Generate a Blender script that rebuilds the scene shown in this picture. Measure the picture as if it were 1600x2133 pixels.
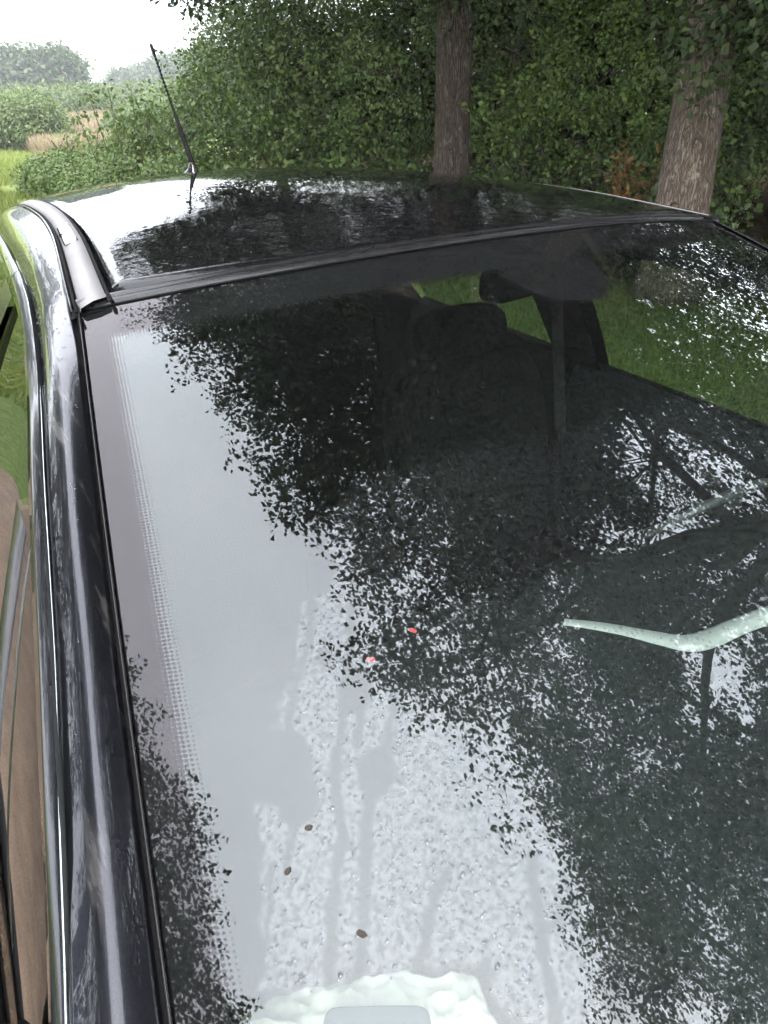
import bpy, math, random
import numpy as np
from mathutils import Matrix, Vector

HAZE = 0.0016
random.seed(7)
RNG = np.random.default_rng(7)
scene = bpy.context.scene
COL = scene.collection
for o in list(bpy.data.objects):
    bpy.data.objects.remove(o)

# ------------------------------------------------------------------ camera
CAM = np.array([-0.676, -0.9377, 1.6235])
YAW, PITCH, ROLL, FPX = 0.5133, 0.5235, -0.0214, 1532.0
def cam_axes():
    cy, sy, cp, sp = math.cos(YAW), math.sin(YAW), math.cos(PITCH), math.sin(PITCH)
    f = np.array([sy * cp, cy * cp, -sp]); r = np.array([cy, -sy, 0.0]); u = np.cross(r, f)
    c, s = math.cos(ROLL), math.sin(ROLL)
    return c * r + s * u, -s * r + c * u, f
_r, _u, _f = cam_axes()
cam = bpy.data.cameras.new('camera')
cam.sensor_fit = 'VERTICAL'; cam.sensor_height = 36.0; cam.lens = 36.0 * FPX / 2133.0
cam.clip_start = 0.02; cam.clip_end = 5000
camo = bpy.data.objects.new('camera', cam); COL.objects.link(camo)
M = Matrix.Identity(4)
for i in range(3):
    M[i][0], M[i][1], M[i][2], M[i][3] = _r[i], _u[i], -_f[i], CAM[i]
camo.matrix_world = M
scene.camera = camo

# ------------------------------------------------------------------ sky, sun, exposure
SUN_EL, SUN_AZ = math.radians(38), math.radians(-150)      # azimuth measured from +Y towards +X
world = bpy.data.worlds.new('World'); scene.world = world; world.use_nodes = True
nt = world.node_tree; nt.nodes.clear()
sky = nt.nodes.new('ShaderNodeTexSky'); sky.sky_type = 'NISHITA'; sky.sun_disc = False
sky.sun_elevation = SUN_EL; sky.sun_rotation = SUN_AZ; sky.air_density = 1.0; sky.dust_density = 4.0; sky.ozone_density = 1.0
tcw = nt.nodes.new('ShaderNodeTexCoord')
nzw = nt.nodes.new('ShaderNodeTexNoise'); nzw.inputs['Scale'].default_value = 2.2; nzw.inputs['Detail'].default_value = 4
nt.links.new(tcw.outputs['Generated'], nzw.inputs['Vector'])
rw = nt.nodes.new('ShaderNodeValToRGB')
rw.color_ramp.elements[0].position = 0.3; rw.color_ramp.elements[0].color = (5.6, 5.8, 6.3, 1)
rw.color_ramp.elements[1].position = 0.7; rw.color_ramp.elements[1].color = (6.9, 7.0, 7.3, 1)
nt.links.new(nzw.outputs['Fac'], rw.inputs['Fac'])
mxw = nt.nodes.new('ShaderNodeMix'); mxw.data_type = 'RGBA'; mxw.inputs[0].default_value = 0.88   # cloud cover
nt.links.new(sky.outputs['Color'], mxw.inputs[6]); nt.links.new(rw.outputs['Color'], mxw.inputs[7])
bg = nt.nodes.new('ShaderNodeBackground'); bg.inputs['Strength'].default_value = 0.13
nt.links.new(mxw.outputs[2], bg.inputs['Color'])
wo = nt.nodes.new('ShaderNodeOutputWorld'); nt.links.new(bg.outputs[0], wo.inputs['Surface'])
sl = bpy.data.lights.new('sun', 'SUN'); sl.energy = 0.8; sl.angle = math.radians(25); sl.color = (1, 0.96, 0.9)
so = bpy.data.objects.new('sun', sl); COL.objects.link(so)
sd = Vector((math.sin(SUN_AZ) * math.cos(SUN_EL), math.cos(SUN_AZ) * math.cos(SUN_EL), math.sin(SUN_EL)))
so.rotation_euler = sd.to_track_quat('Z', 'Y').to_euler()
vs = scene.view_settings
vs.view_transform = 'Standard'; vs.look = 'None'; vs.exposure = 2.8; vs.gamma = 1.0; vs.use_curve_mapping = False
cy = scene.cycles
cy.use_denoising = True; cy.use_adaptive_sampling = True; cy.adaptive_threshold = 0.02; cy.adaptive_min_samples = 12
try: cy.denoiser = 'OPENIMAGEDENOISE'
except Exception: pass
cy.max_bounces = 6; cy.diffuse_bounces = 2; cy.glossy_bounces = 4; cy.transmission_bounces = 4
cy.transparent_max_bounces = 12; cy.volume_bounces = 0; cy.caustics_reflective = False; cy.caustics_refractive = False
cy.sample_clamp_indirect = 8

# ------------------------------------------------------------------ helpers
def tag(o, label=None, cat=None, group=None, kind=None):
    if label: o['label'] = label
    if cat: o['category'] = cat
    if group: o['group'] = group
    if kind: o['kind'] = kind
    return o
def empty(name, loc=(0, 0, 0), parent=None):
    o = bpy.data.objects.new(name, None); COL.objects.link(o); o.location = loc
    o.empty_display_size = 0.1
    if parent: o.parent = parent
    return o
def link(name, me, mat, parent):
    if mat: me.materials.append(mat)
    o = bpy.data.objects.new(name, me); COL.objects.link(o)
    if parent:
        o.parent = parent
        o.matrix_parent_inverse = parent.matrix_basis.inverted() if parent.parent is None else Matrix.Identity(4)
    return o
def add(name, V, F, mat, parent=None, smooth=True, uv=None, attrs=None):
    me = bpy.data.meshes.new(name)
    me.from_pydata([tuple(map(float, v)) for v in V], [], [tuple(f) for f in F]); me.update()
    if smooth: me.polygons.foreach_set('use_smooth', [True] * len(me.polygons))
    if uv is not None:
        l = me.uv_layers.new(name='UVMap')
        li = np.zeros(len(me.loops), dtype=np.int32); me.loops.foreach_get('vertex_index', li)
        l.data.foreach_set('uv', np.asarray(uv, dtype=np.float32)[li].ravel())
    for k, a in (attrs or {}).items():
        at = me.attributes.new(k, 'FLOAT', 'POINT'); at.data.foreach_set('value', np.asarray(a, dtype=np.float32))
    return link(name, me, mat, parent)
def grid_faces(nr, nc, closed=False, flip=False, off=0):
    F = []
    for i in range(nr - 1):
        for j in range(nc if closed else nc - 1):
            a = i * nc + j; b = i * nc + (j + 1) % nc
            q = (a + off, b + off, b + nc + off, a + nc + off)
            F.append(q[::-1] if flip else q)
    return F
class MB:                                   # collects shapes that make up ONE part
    def __init__(s): s.V = []; s.F = []
    def raw(s, V, F):
        o = len(s.V); s.V += [tuple(v) for v in V]; s.F += [tuple(i + o for i in f) for f in F]; return s
    def loft(s, rows, closed=False, flip=False, caps=False):
        n = len(rows[0]); V = [p for r in rows for p in r]
        F = grid_faces(len(rows), n, closed, flip)
        if caps:
            F.append(tuple(range(n))[::-1]); F.append(tuple(range((len(rows) - 1) * n, len(rows) * n)))
        return s.raw(V, F)
    def tube(s, path, rad, n=8, caps=True, wob=None):
        path = np.asarray(path, float); m = len(path)
        rad = np.full(m, rad) if np.isscalar(rad) else np.asarray(rad, float)
        T = np.gradient(path, axis=0); T /= np.linalg.norm(T, axis=1, keepdims=True)
        up = np.array([0, 0, 1.0]) if abs(T[0][2]) < .9 else np.array([1.0, 0, 0])
        rows = []
        for i in range(m):
            a = np.cross(T[i], up); a /= np.linalg.norm(a); b = np.cross(a, T[i]); up = b
            th = np.linspace(0, 2 * np.pi, n, endpoint=False)
            rr = rad[i] * (wob(i, th) if wob else 1.0)
            rows.append(path[i] + (np.cos(th) * rr)[:, None] * a + (np.sin(th) * rr)[:, None] * b)
        return s.loft(rows, True, False, caps)
    def box(s, lo, hi):
        x0, y0, z0 = lo; x1, y1, z1 = hi
        V = [(x0, y0, z0), (x1, y0, z0), (x1, y1, z0), (x0, y1, z0), (x0, y0, z1), (x1, y0, z1), (x1, y1, z1), (x0, y1, z1)]
        return s.raw(V, [(0, 3, 2, 1), (4, 5, 6, 7), (0, 1, 5, 4), (1, 2, 6, 5), (2, 3, 7, 6), (3, 0, 4, 7)])
    def build(s, name, mat, parent=None, smooth=True, bevel=0):
        o = add(name, s.V, s.F, mat, parent, smooth)
        if bevel:
            m = o.modifiers.new('bevel', 'BEVEL'); m.width = bevel; m.segments = 2; m.limit_method = 'ANGLE'
        return o
def spline(P, n):
    P = np.asarray(P, float); m = len(P)
    d = np.r_[0, np.cumsum(np.linalg.norm(np.diff(P, axis=0), axis=1))]
    T = np.zeros_like(P); T[1:-1] = (P[2:] - P[:-2]) / (d[2:] - d[:-2])[:, None]
    T[0] = (P[1] - P[0]) / (d[1] - d[0]); T[-1] = (P[-1] - P[-2]) / (d[-1] - d[-2])
    u = np.linspace(0, d[-1], n) if np.isscalar(n) else np.asarray(n) * d[-1]
    k = np.clip(np.searchsorted(d, u, 'right') - 1, 0, m - 2); h = (d[k + 1] - d[k])[:, None]; s = ((u - d[k]) / h[:, 0])[:, None]
    return ((2 * s**3 - 3 * s**2 + 1) * P[k] + (s**3 - 2 * s**2 + s) * h * T[k] + (-2 * s**3 + 3 * s**2) * P[k + 1] + (s**3 - s**2) * h * T[k + 1])
def _hash(i, j, k, seed):
    h = (i * 374761393 + j * 668265263 + k * 2147483647 + seed * 1274126177).astype(np.int64) & 0xffffffff
    h = ((h ^ (h >> 13)) * 1274126177) & 0xffffffff
    return ((h ^ (h >> 16)) & 0xffff) / 65535.0
def vnoise(P, seed=0):
    P = np.asarray(P, float); I = np.floor(P).astype(np.int64); f = P - I; f = f * f * (3 - 2 * f); r = 0
    for a in (0, 1):
        for b in (0, 1):
            for c in (0, 1):
                w = (f[:, 0] if a else 1 - f[:, 0]) * (f[:, 1] if b else 1 - f[:, 1]) * (f[:, 2] if c else 1 - f[:, 2])
                r = r + w * _hash(I[:, 0] + a, I[:, 1] + b, I[:, 2] + c, seed)
    return r
def unit(v): return v / np.maximum(np.linalg.norm(v, axis=-1, keepdims=True), 1e-9)

# ------------------------------------------------------------------ materials
def new_mat(name):
    m = bpy.data.materials.new(name); m.use_nodes = True
    n = m.node_tree.nodes; n.clear()
    out = n.new('ShaderNodeOutputMaterial')
    return m, m.node_tree, out
def N(t, typ, **kw):
    n = t.nodes.new(typ)
    for k, v in kw.items():
        if k in n.inputs: n.inputs[k].default_value = v
        else: setattr(n, k, v)
    return n
def L(t, a, b): t.links.new(a, b)
def ramp(t, fac, stops):
    r = t.nodes.new('ShaderNodeValToRGB'); e = r.color_ramp.elements
    while len(e) < len(stops): e.new(0.5)
    for i, (p, c) in enumerate(stops): e[i].position = p; e[i].color = (*c, 1) if len(c) == 3 else c
    L(t, fac, r.inputs['Fac']); return r.outputs['Color']
def noise(t, scale, detail=4, vec=None, rough=0.5):
    n = N(t, 'ShaderNodeTexNoise'); n.inputs['Scale'].default_value = scale; n.inputs['Detail'].default_value = detail; n.inputs['Roughness'].default_value = rough
    if vec is not None: L(t, vec, n.inputs['Vector'])
    return n.outputs['Fac']
def coords(t, scale=(1, 1, 1)):
    g = N(t, 'ShaderNodeNewGeometry'); m = N(t, 'ShaderNodeMapping'); m.inputs['Scale'].default_value = scale
    L(t, g.outputs['Position'], m.inputs['Vector']); return m.outputs['Vector']
def bump(t, h, strength, dist):
    b = N(t, 'ShaderNodeBump'); b.inputs['Strength'].default_value = strength; b.inputs['Distance'].default_value = dist
    L(t, h, b.inputs['Height']); return b.outputs['Normal']
def math_(t, op, a, b=None, clamp=False):
    m = N(t, 'ShaderNodeMath', operation=op); m.use_clamp = clamp
    for i, v in enumerate((a, b)):
        if v is None: continue
        if isinstance(v, (int, float)): m.inputs[i].default_value = v
        else: L(t, v, m.inputs[i])
    return m.outputs[0]
def simple(name, col, rough=0.5, metal=0.0, coat=0.0, var=0.25, scale=30, bump_s=0.0, spec=0.5):
    m, t, out = new_mat(name)
    p = N(t, 'ShaderNodeBsdfPrincipled'); p.inputs['Roughness'].default_value = rough; p.inputs['Metallic'].default_value = metal
    p.inputs['Coat Weight'].default_value = coat; p.inputs['Coat Roughness'].default_value = 0.03; p.inputs['Specular IOR Level'].default_value = spec
    v = coords(t); nz = noise(t, scale, 5, v)
    c0 = tuple(c * (1 - var) for c in col); c1 = tuple(c * (1 + var) for c in col)
    L(t, ramp(t, nz, [(0.3, c0), (0.7, c1)]), p.inputs['Base Color'])
    if bump_s: L(t, bump(t, noise(t, scale * 4, 3, v), bump_s, 0.002), p.inputs['Normal'])
    L(t, p.outputs[0], out.inputs['Surface']); return m

def leaf_mat(name, stops, trans=0.25, rough=0.45, spec=0.4):
    m, t, out = new_mat(name)
    at = N(t, 'ShaderNodeAttribute', attribute_name='rnd')
    nz = noise(t, 0.9, 3, coords(t))
    f = math_(t, 'ADD', math_(t, 'MULTIPLY', at.outputs['Fac'], 0.6), math_(t, 'MULTIPLY', nz, 0.45))
    c = ramp(t, f, stops)
    p = N(t, 'ShaderNodeBsdfPrincipled'); p.inputs['Roughness'].default_value = rough; p.inputs['Specular IOR Level'].default_value = spec
    L(t, c, p.inputs['Base Color'])
    tr = N(t, 'ShaderNodeBsdfTranslucent'); hs = N(t, 'ShaderNodeHueSaturation'); hs.inputs['Hue'].default_value = 0.485; hs.inputs['Saturation'].default_value = 1.15; hs.inputs['Value'].default_value = 1.15
    L(t, c, hs.inputs['Color']); L(t, hs.outputs[0], tr.inputs['Color'])
    mx = N(t, 'ShaderNodeMixShader'); mx.inputs[0].default_value = trans
    L(t, p.outputs[0], mx.inputs[1]); L(t, tr.outputs[0], mx.inputs[2]); L(t, mx.outputs[0], out.inputs['Surface'])
    return m
MAT = {}
MAT['oak_leaf'] = leaf_mat('oak_leaf', [(0.2, (0.020, 0.036, 0.014)), (0.55, (0.038, 0.062, 0.022)), (0.85, (0.068, 0.098, 0.032))], .15, .55, .22)
MAT['shrub_leaf'] = leaf_mat('shrub_leaf', [(0.2, (0.045, 0.088, 0.024)), (0.55, (0.098, 0.168, 0.042)), (0.85, (0.19, 0.255, 0.08))])
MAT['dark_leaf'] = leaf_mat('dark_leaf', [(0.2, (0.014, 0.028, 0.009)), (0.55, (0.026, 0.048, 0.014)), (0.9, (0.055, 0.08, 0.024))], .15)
MAT['lime_leaf'] = leaf_mat('lime_leaf', [(0.2, (0.050, 0.10, 0.018)), (0.55, (0.11, 0.19, 0.034)), (0.9, (0.20, 0.28, 0.06))])
MAT['bramble_leaf'] = leaf_mat('bramble_leaf', [(0.2, (0.06, 0.11, 0.03)), (0.55, (0.11, 0.18, 0.05)), (0.85, (0.19, 0.25, 0.09))])
MAT['willow_leaf'] = leaf_mat('willow_leaf', [(0.2, (0.055, 0.095, 0.03)), (0.55, (0.095, 0.145, 0.045)), (0.85, (0.15, 0.19, 0.06))])
MAT['far_leaf'] = leaf_mat('far_leaf', [(0.2, (0.030, 0.060, 0.022)), (0.55, (0.05, 0.088, 0.032)), (0.85, (0.085, 0.12, 0.045))])
MAT['rust_leaf'] = leaf_mat('rust_leaf', [(0.2, (0.15, 0.06, 0.018)), (0.55, (0.27, 0.14, 0.035)), (0.85, (0.26, 0.22, 0.05))])
MAT['grass'] = leaf_mat('grass', [(0.2, (0.055, 0.085, 0.022)), (0.55, (0.095, 0.135, 0.036)), (0.85, (0.15, 0.18, 0.06))], 0.3, 0.6, 0.2)
MAT['hay'] = leaf_mat('hay', [(0.2, (0.11, 0.16, 0.04)), (0.55, (0.18, 0.235, 0.065)), (0.85, (0.25, 0.28, 0.10))], 0.3, 0.6, 0.15)
MAT['reed'] = leaf_mat('reed', [(0.2, (0.19, 0.16, 0.10)), (0.55, (0.27, 0.225, 0.145)), (0.85, (0.33, 0.29, 0.18))], 0.3, 0.7, 0.1)

def bark_mat(name='oak_bark', tone=1.0):
    m, t, out = new_mat(name)
    v = coords(t, (1, 1, 0.13))
    vo = N(t, 'ShaderNodeTexVoronoi', feature='DISTANCE_TO_EDGE'); vo.inputs['Scale'].default_value = 52
    w = N(t, 'ShaderNodeVectorMath', operation='ADD')
    nn = N(t, 'ShaderNodeTexNoise'); nn.inputs['Scale'].default_value = 22; nn.inputs['Detail'].default_value = 6; L(t, v, nn.inputs['Vector'])
    sc = N(t, 'ShaderNodeVectorMath', operation='SCALE'); sc.inputs['Scale'].default_value = 0.075
    L(t, nn.outputs['Color'], sc.inputs[0]); L(t, v, w.inputs[0]); L(t, sc.outputs[0], w.inputs[1]); L(t, w.outputs[0], vo.inputs['Vector'])
    crack = math_(t, 'MULTIPLY', math_(t, 'POWER', math_(t, 'MULTIPLY', vo.outputs['Distance'], 2.2, True), .6), .75)
    big = noise(t, 3.0, 5, coords(t, (1, 1, .5)), .6); fine = noise(t, 120, 4, coords(t))
    h = math_(t, 'ADD', crack, math_(t, 'MULTIPLY', fine, 0.35))
    base = ramp(t, h, [(0.1, (0.050, 0.040, 0.033)), (0.5, (0.15, 0.120, 0.098)), (0.95, (0.28, 0.235, 0.20))])
    li = ramp(t, noise(t, 16, 6, coords(t, (1, 1, .6)), .72), [(0.58, (0, 0, 0)), (0.64, (.8, .8, .8))])
    mx = N(t, 'ShaderNodeMix', data_type='RGBA'); L(t, li, mx.inputs[0]); L(t, base, mx.inputs[6]); mx.inputs[7].default_value = (0.36, 0.34, 0.27, 1)
    al = ramp(t, big, [(0.5, (0, 0, 0)), (0.72, (0.55, 0.55, 0.55))])
    m2 = N(t, 'ShaderNodeMix', data_type='RGBA'); L(t, al, m2.inputs[0]); L(t, mx.outputs[2], m2.inputs[6]); m2.inputs[7].default_value = (0.13, 0.11, 0.065, 1)
    p = N(t, 'ShaderNodeBsdfPrincipled'); p.inputs['Roughness'].default_value = 0.9; p.inputs['Specular IOR Level'].default_value = 0.15
    hv = N(t, 'ShaderNodeHueSaturation'); hv.inputs['Value'].default_value = tone; L(t, m2.outputs[2], hv.inputs['Color'])
    L(t, hv.outputs[0], p.inputs['Base Color']); L(t, bump(t, h, 1.0, 0.02), p.inputs['Normal'])
    L(t, p.outputs[0], out.inputs['Surface']); return m
MAT['bark'] = bark_mat(); MAT['shaded_bark'] = bark_mat('shaded_bark', .55)  # second bark is the same oak bark with shade put into its colour
MAT['knot'] = simple('knot', (0.06, 0.042, 0.032), .95, var=.6, scale=26, bump_s=.8)
MAT['twig'] = simple('twig', (0.07, 0.052, 0.038), 0.9, var=.4, scale=12)

def ground_mat():
    m, t, out = new_mat('meadow')
    v = coords(t)
    f = noise(t, 14, 6, v, .65); g = noise(t, 0.22, 4, v)
    a = ramp(t, f, [(0.3, (0.050, 0.080, 0.020)), (0.55, (0.088, 0.130, 0.034)), (0.75, (0.14, 0.175, 0.055))])
    b = ramp(t, f, [(0.3, (0.13, 0.14, 0.05)), (0.7, (0.26, 0.22, 0.10))])
    mx = N(t, 'ShaderNodeMix', data_type='RGBA'); L(t, ramp(t, g, [(0.52, (0, 0, 0)), (0.68, (.8, .8, .8))]), mx.inputs[0]); L(t, a, mx.inputs[6]); L(t, b, mx.inputs[7])
    g_ = N(t, 'ShaderNodeNewGeometry'); ln = N(t, 'ShaderNodeVectorMath', operation='LENGTH'); L(t, g_.outputs['Position'], ln.inputs[0])
    op = math_(t, 'DIVIDE', math_(t, 'SUBTRACT', math_(t, 'ADD', ln.outputs['Value'], math_(t, 'MULTIPLY', noise(t, .8, 3, v), 3.0)), 11.0), 4.0, True)
    hay = N(t, 'ShaderNodeMix', data_type='RGBA'); L(t, math_(t, 'MULTIPLY', op, .55), hay.inputs[0]); L(t, mx.outputs[2], hay.inputs[6]); hay.inputs[7].default_value = (0.24, 0.29, 0.085, 1)
    mx = hay
    p = N(t, 'ShaderNodeBsdfPrincipled'); p.inputs['Roughness'].default_value = 0.95; p.inputs['Specular IOR Level'].default_value = 0.1
    L(t, mx.outputs[2], p.inputs['Base Color']); L(t, bump(t, noise(t, 30, 4, v), 0.6, 0.05), p.inputs['Normal'])
    L(t, p.outputs[0], out.inputs['Surface']); return m
MAT['meadow'] = ground_mat()
def dirt_mat():
    m, t, out = new_mat('dirt')
    v = coords(t); n1 = noise(t, 5, 6, v, .65); n2 = noise(t, 90, 4, v, .6)
    c = ramp(t, n1, [(0.3, (0.11, 0.075, 0.048)), (0.6, (0.19, 0.135, 0.09)), (0.8, (0.24, 0.18, 0.125))])
    mx = N(t, 'ShaderNodeMix', data_type='RGBA', blend_type='MULTIPLY'); mx.inputs[0].default_value = .7
    L(t, c, mx.inputs[6]); L(t, ramp(t, n2, [(.35, (.45, .45, .45)), (.6, (1, 1, 1))]), mx.inputs[7])
    p = N(t, 'ShaderNodeBsdfPrincipled'); p.inputs['Roughness'].default_value = .85; L(t, mx.outputs[2], p.inputs['Base Color'])
    L(t, bump(t, n2, .7, .02), p.inputs['Normal']); L(t, p.outputs[0], out.inputs['Surface']); return m
MAT['dirt'] = dirt_mat()

def paint_mat(name, base, metal, rough, wet=0.0, streak=0.0, coat_r=0.02):
    m, t, out = new_mat(name)
    p = N(t, 'ShaderNodeBsdfPrincipled'); p.inputs['Metallic'].default_value = metal; p.inputs['Roughness'].default_value = rough
    p.inputs['Specular IOR Level'].default_value = 0.0 if metal == 0 else 0.5; p.inputs['Coat Weight'].default_value = 1.0; p.inputs['Coat Roughness'].default_value = coat_r; p.inputs['Coat IOR'].default_value = 1.5
    v = coords(t)
    fl = noise(t, 900, 2, v)
    col = ramp(t, fl, [(0.3, tuple(c * .8 for c in base)), (0.7, tuple(c * 1.2 for c in base))])
    if streak:
        vs_ = coords(t, (55, 8, 10)); s = noise(t, 1.0, 4, vs_, .6); s2 = noise(t, 2.3, 2, v)
        k = math_(t, 'MULTIPLY', ramp(t, s, [(0.60, (0, 0, 0)), (0.72, (1, 1, 1))]), ramp(t, s2, [(0.45, (0, 0, 0)), (0.6, (1, 1, 1))]))
        mx = N(t, 'ShaderNodeMix', data_type='RGBA'); L(t, math_(t, 'MULTIPLY', k, streak), mx.inputs[0]); L(t, col, mx.inputs[6]); mx.inputs[7].default_value = (0.34, 0.32, 0.30, 1)
        col = mx.outputs[2]
        L(t, math_(t, 'ADD', math_(t, 'MULTIPLY', k, 0.5), coat_r), p.inputs['Coat Roughness'])
    L(t, col, p.inputs['Base Color'])
    if wet:
        a = noise(t, 20, 2, coords(t, (1, .6, 1)), .5); b = noise(t, 60, 2, v, .5)
        msk = ramp(t, N_sep_y(t), [(0.0, (1, 1, 1)), (1.0, (0.0, 0.0, 0.0))])
        h = math_(t, 'MULTIPLY', math_(t, 'ADD', a, math_(t, 'MULTIPLY', b, .35)), math_(t, 'ADD', math_(t, 'MULTIPLY', msk, .95), .05))
        L(t, bump(t, h, wet, 0.006), p.inputs['Coat Normal'])
    L(t, p.outputs[0], out.inputs['Surface']); return m
def N_sep_y(t):      # 0 at the front edge of the roof, 1 half a metre further back: rain water lies on the front part
    g = N(t, 'ShaderNodeNewGeometry'); s = N(t, 'ShaderNodeSeparateXYZ'); L(t, g.outputs['Position'], s.inputs[0])
    nz = noise(t, 6, 3, coords(t))
    y = math_(t, 'ADD', s.outputs['Y'], math_(t, 'MULTIPLY', nz, 0.25))
    return math_(t, 'DIVIDE', math_(t, 'SUBTRACT', y, 0.0), 0.55, True)
MAT['roof_paint'] = paint_mat('roof_paint', (0.006, 0.006, 0.007), 0.0, 0.3, wet=0.30, coat_r=0.0)
MAT['grey_paint'] = paint_mat('grey_paint', (0.026, 0.027, 0.034), 0.9, 0.30, streak=0.28)
MAT['body_paint'] = paint_mat('body_paint', (0.026, 0.027, 0.034), 0.9, 0.30)
MAT['rubber'] = simple('rubber', (0.008, 0.008, 0.009), 0.8, scale=60, bump_s=.15, spec=.12)
MAT['gloss_trim'] = simple('gloss_trim', (0.012, 0.012, 0.013), 0.18, scale=60)
MAT['strip_plastic'] = simple('strip_plastic', (0.20, 0.195, 0.205), 0.5, var=.12, scale=18, bump_s=.1)
MAT['white_plastic'] = simple('white_plastic', (0.62, 0.60, 0.60), 0.5, var=.04)
MAT['bright_metal'] = simple('bright_metal', (0.75, 0.80, 0.84), 0.22, 1.0, var=.05)
MAT['dash'] = simple('dash_plastic', (0.012, 0.014, 0.014), 0.7, var=.2, scale=14, bump_s=.3, spec=.1)
MAT['hood_plastic'] = simple('hood_plastic', (0.013, 0.0155, 0.0155), 0.75, var=.15, scale=20, bump_s=.3, spec=.1)
MAT['seat_cloth'] = simple('seat_cloth', (0.004, 0.0046, 0.005), 0.95, var=.25, scale=180, bump_s=.5, spec=.1)
MAT['headliner'] = simple('headliner', (0.06, 0.068, 0.068), 0.95, var=.08, scale=90)
MAT['trim_grey'] = simple('trim_grey', (0.010, 0.012, 0.013), 0.8, var=.1, scale=40, spec=.1)
MAT['hub_grey'] = simple('rim_grey', (0.02, 0.023, 0.023), .6, var=.1)
MAT['silver_trim'] = simple('silver_trim', (0.27, 0.275, 0.27), 0.45, var=.08, scale=25)
MAT['carpet'] = simple('carpet', (0.012, 0.012, 0.013), 1.0, var=.3, scale=200)
MAT['belt'] = simple('belt', (0.03, 0.034, 0.034), 0.8, var=.2, scale=200)
MAT['cloth'] = simple('cloth', (0.42, 0.405, 0.355), 0.9, var=.05, scale=30, bump_s=.3)
MAT['phone'] = simple('phone', (0.03, 0.045, 0.055), 0.6, var=.1)
MAT['red'] = simple('red_plastic', (0.62, 0.07, 0.08), 0.4, var=.1)
MAT['tyre'] = simple('tyre', (0.02, 0.02, 0.02), 0.85, scale=40, bump_s=.3)
MAT['rim'] = simple('rim', (0.45, 0.45, 0.46), 0.35, 0.9)
MAT['leaf_litter'] = simple('leaf_litter', (0.022, 0.017, 0.014), 0.8, var=.4, scale=120)

def fresnel(t, f0=.052, pw=4.3):           # the same from both sides of a thin pane
    g = N(t, 'ShaderNodeNewGeometry'); d = N(t, 'ShaderNodeVectorMath', operation='DOT_PRODUCT')
    L(t, g.outputs['Normal'], d.inputs[0]); L(t, g.outputs['Incoming'], d.inputs[1])
    c = math_(t, 'SUBTRACT', 1.0, math_(t, 'ABSOLUTE', d.outputs['Value']), True)
    return math_(t, 'ADD', math_(t, 'MULTIPLY', math_(t, 'POWER', c, pw), 1 - f0), f0, True)
def dots(t):                                # printed dots: solid on the band, shrinking towards its inner edge
    at = N(t, 'ShaderNodeAttribute', attribute_name='edge'); uv = N(t, 'ShaderNodeUVMap', uv_map='UVMap')
    vo = N(t, 'ShaderNodeTexVoronoi'); vo.inputs['Scale'].default_value = 1.0; vo.inputs['Randomness'].default_value = 0.0; vo.voronoi_dimensions = '2D'
    L(t, uv.outputs[0], vo.inputs['Vector'])
    return math_(t, 'LESS_THAN', vo.outputs['Distance'], math_(t, 'MULTIPLY', at.outputs['Fac'], 0.75))
def glass_mat(name, tint, screen=False):
    m, t, out = new_mat(name)
    g = N(t, 'ShaderNodeBsdfGlossy'); g.inputs['Roughness'].default_value = 0.0; g.inputs['Color'].default_value = (1, .985, 1, 1)
    v = coords(t); F = fresnel(t)
    h = math_(t, 'MULTIPLY', noise(t, 7, 2, v), 1.0)
    if screen:
        at = N(t, 'ShaderNodeAttribute', attribute_name='mist')
        sp = ramp(t, noise(t, 240, 2, v, .6), [(0.36, (0, 0, 0)), (0.60, (1, 1, 1))])
        k = math_(t, 'MULTIPLY', at.outputs['Fac'], sp)
        b1 = bump(t, h, .05, .004)
        L(t, b1, g.inputs['Normal'])
        cm = N(t, 'ShaderNodeMix', data_type='RGBA'); L(t, dots(t), cm.inputs[0]); cm.inputs[6].default_value = (.95, 1, 1, 1); cm.inputs[7].default_value = (1, .94, .97, 1); L(t, cm.outputs[2], g.inputs['Color'])
        two = math_(t, 'SUBTRACT', 1.85, math_(t, 'MULTIPLY', dots(t), .85))      # the black print takes away the inner face's reflection
        R = math_(t, 'MULTIPLY', math_(t, 'MULTIPLY', F, two), math_(t, 'ADD', 1.0, math_(t, 'MULTIPLY', k, .35)), True)
    else:
        L(t, bump(t, h, .05, .004), g.inputs['Normal']); R = math_(t, 'MULTIPLY', F, 1.25, True)
    tr = N(t, 'ShaderNodeBsdfTransparent'); tr.inputs['Color'].default_value = (*tint, 1)
    mx = N(t, 'ShaderNodeMixShader'); L(t, R, mx.inputs[0]); L(t, tr.outputs[0], mx.inputs[1]); L(t, g.outputs[0], mx.inputs[2])
    res = mx.outputs[0]
    if screen:
        d = N(t, 'ShaderNodeBsdfDiffuse'); d.inputs['Color'].default_value = (.84, .87, .93, 1)
        m2 = N(t, 'ShaderNodeMixShader'); L(t, math_(t, 'ADD', math_(t, 'MULTIPLY', k, 0.005), .003), m2.inputs[0]); L(t, res, m2.inputs[1]); L(t, d.outputs[0], m2.inputs[2])
        res = m2.outputs[0]
    L(t, res, out.inputs['Surface']); return m
MAT['windscreen'] = glass_mat('windscreen_glass', (.80, .90, .86), True)
MAT['side_glass'] = glass_mat('side_glass', (.48, .56, .44))
def frit_mat():
    m, t, out = new_mat('frit')
    k = dots(t)
    d = N(t, 'ShaderNodeBsdfDiffuse'); d.inputs['Color'].default_value = (.010, .009, .010, 1)
    tr = N(t, 'ShaderNodeBsdfTransparent')
    mx = N(t, 'ShaderNodeMixShader'); L(t, k, mx.inputs[0]); L(t, tr.outputs[0], mx.inputs[1]); L(t, d.outputs[0], mx.inputs[2])
    L(t, mx.outputs[0], out.inputs['Surface']); return m
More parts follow.
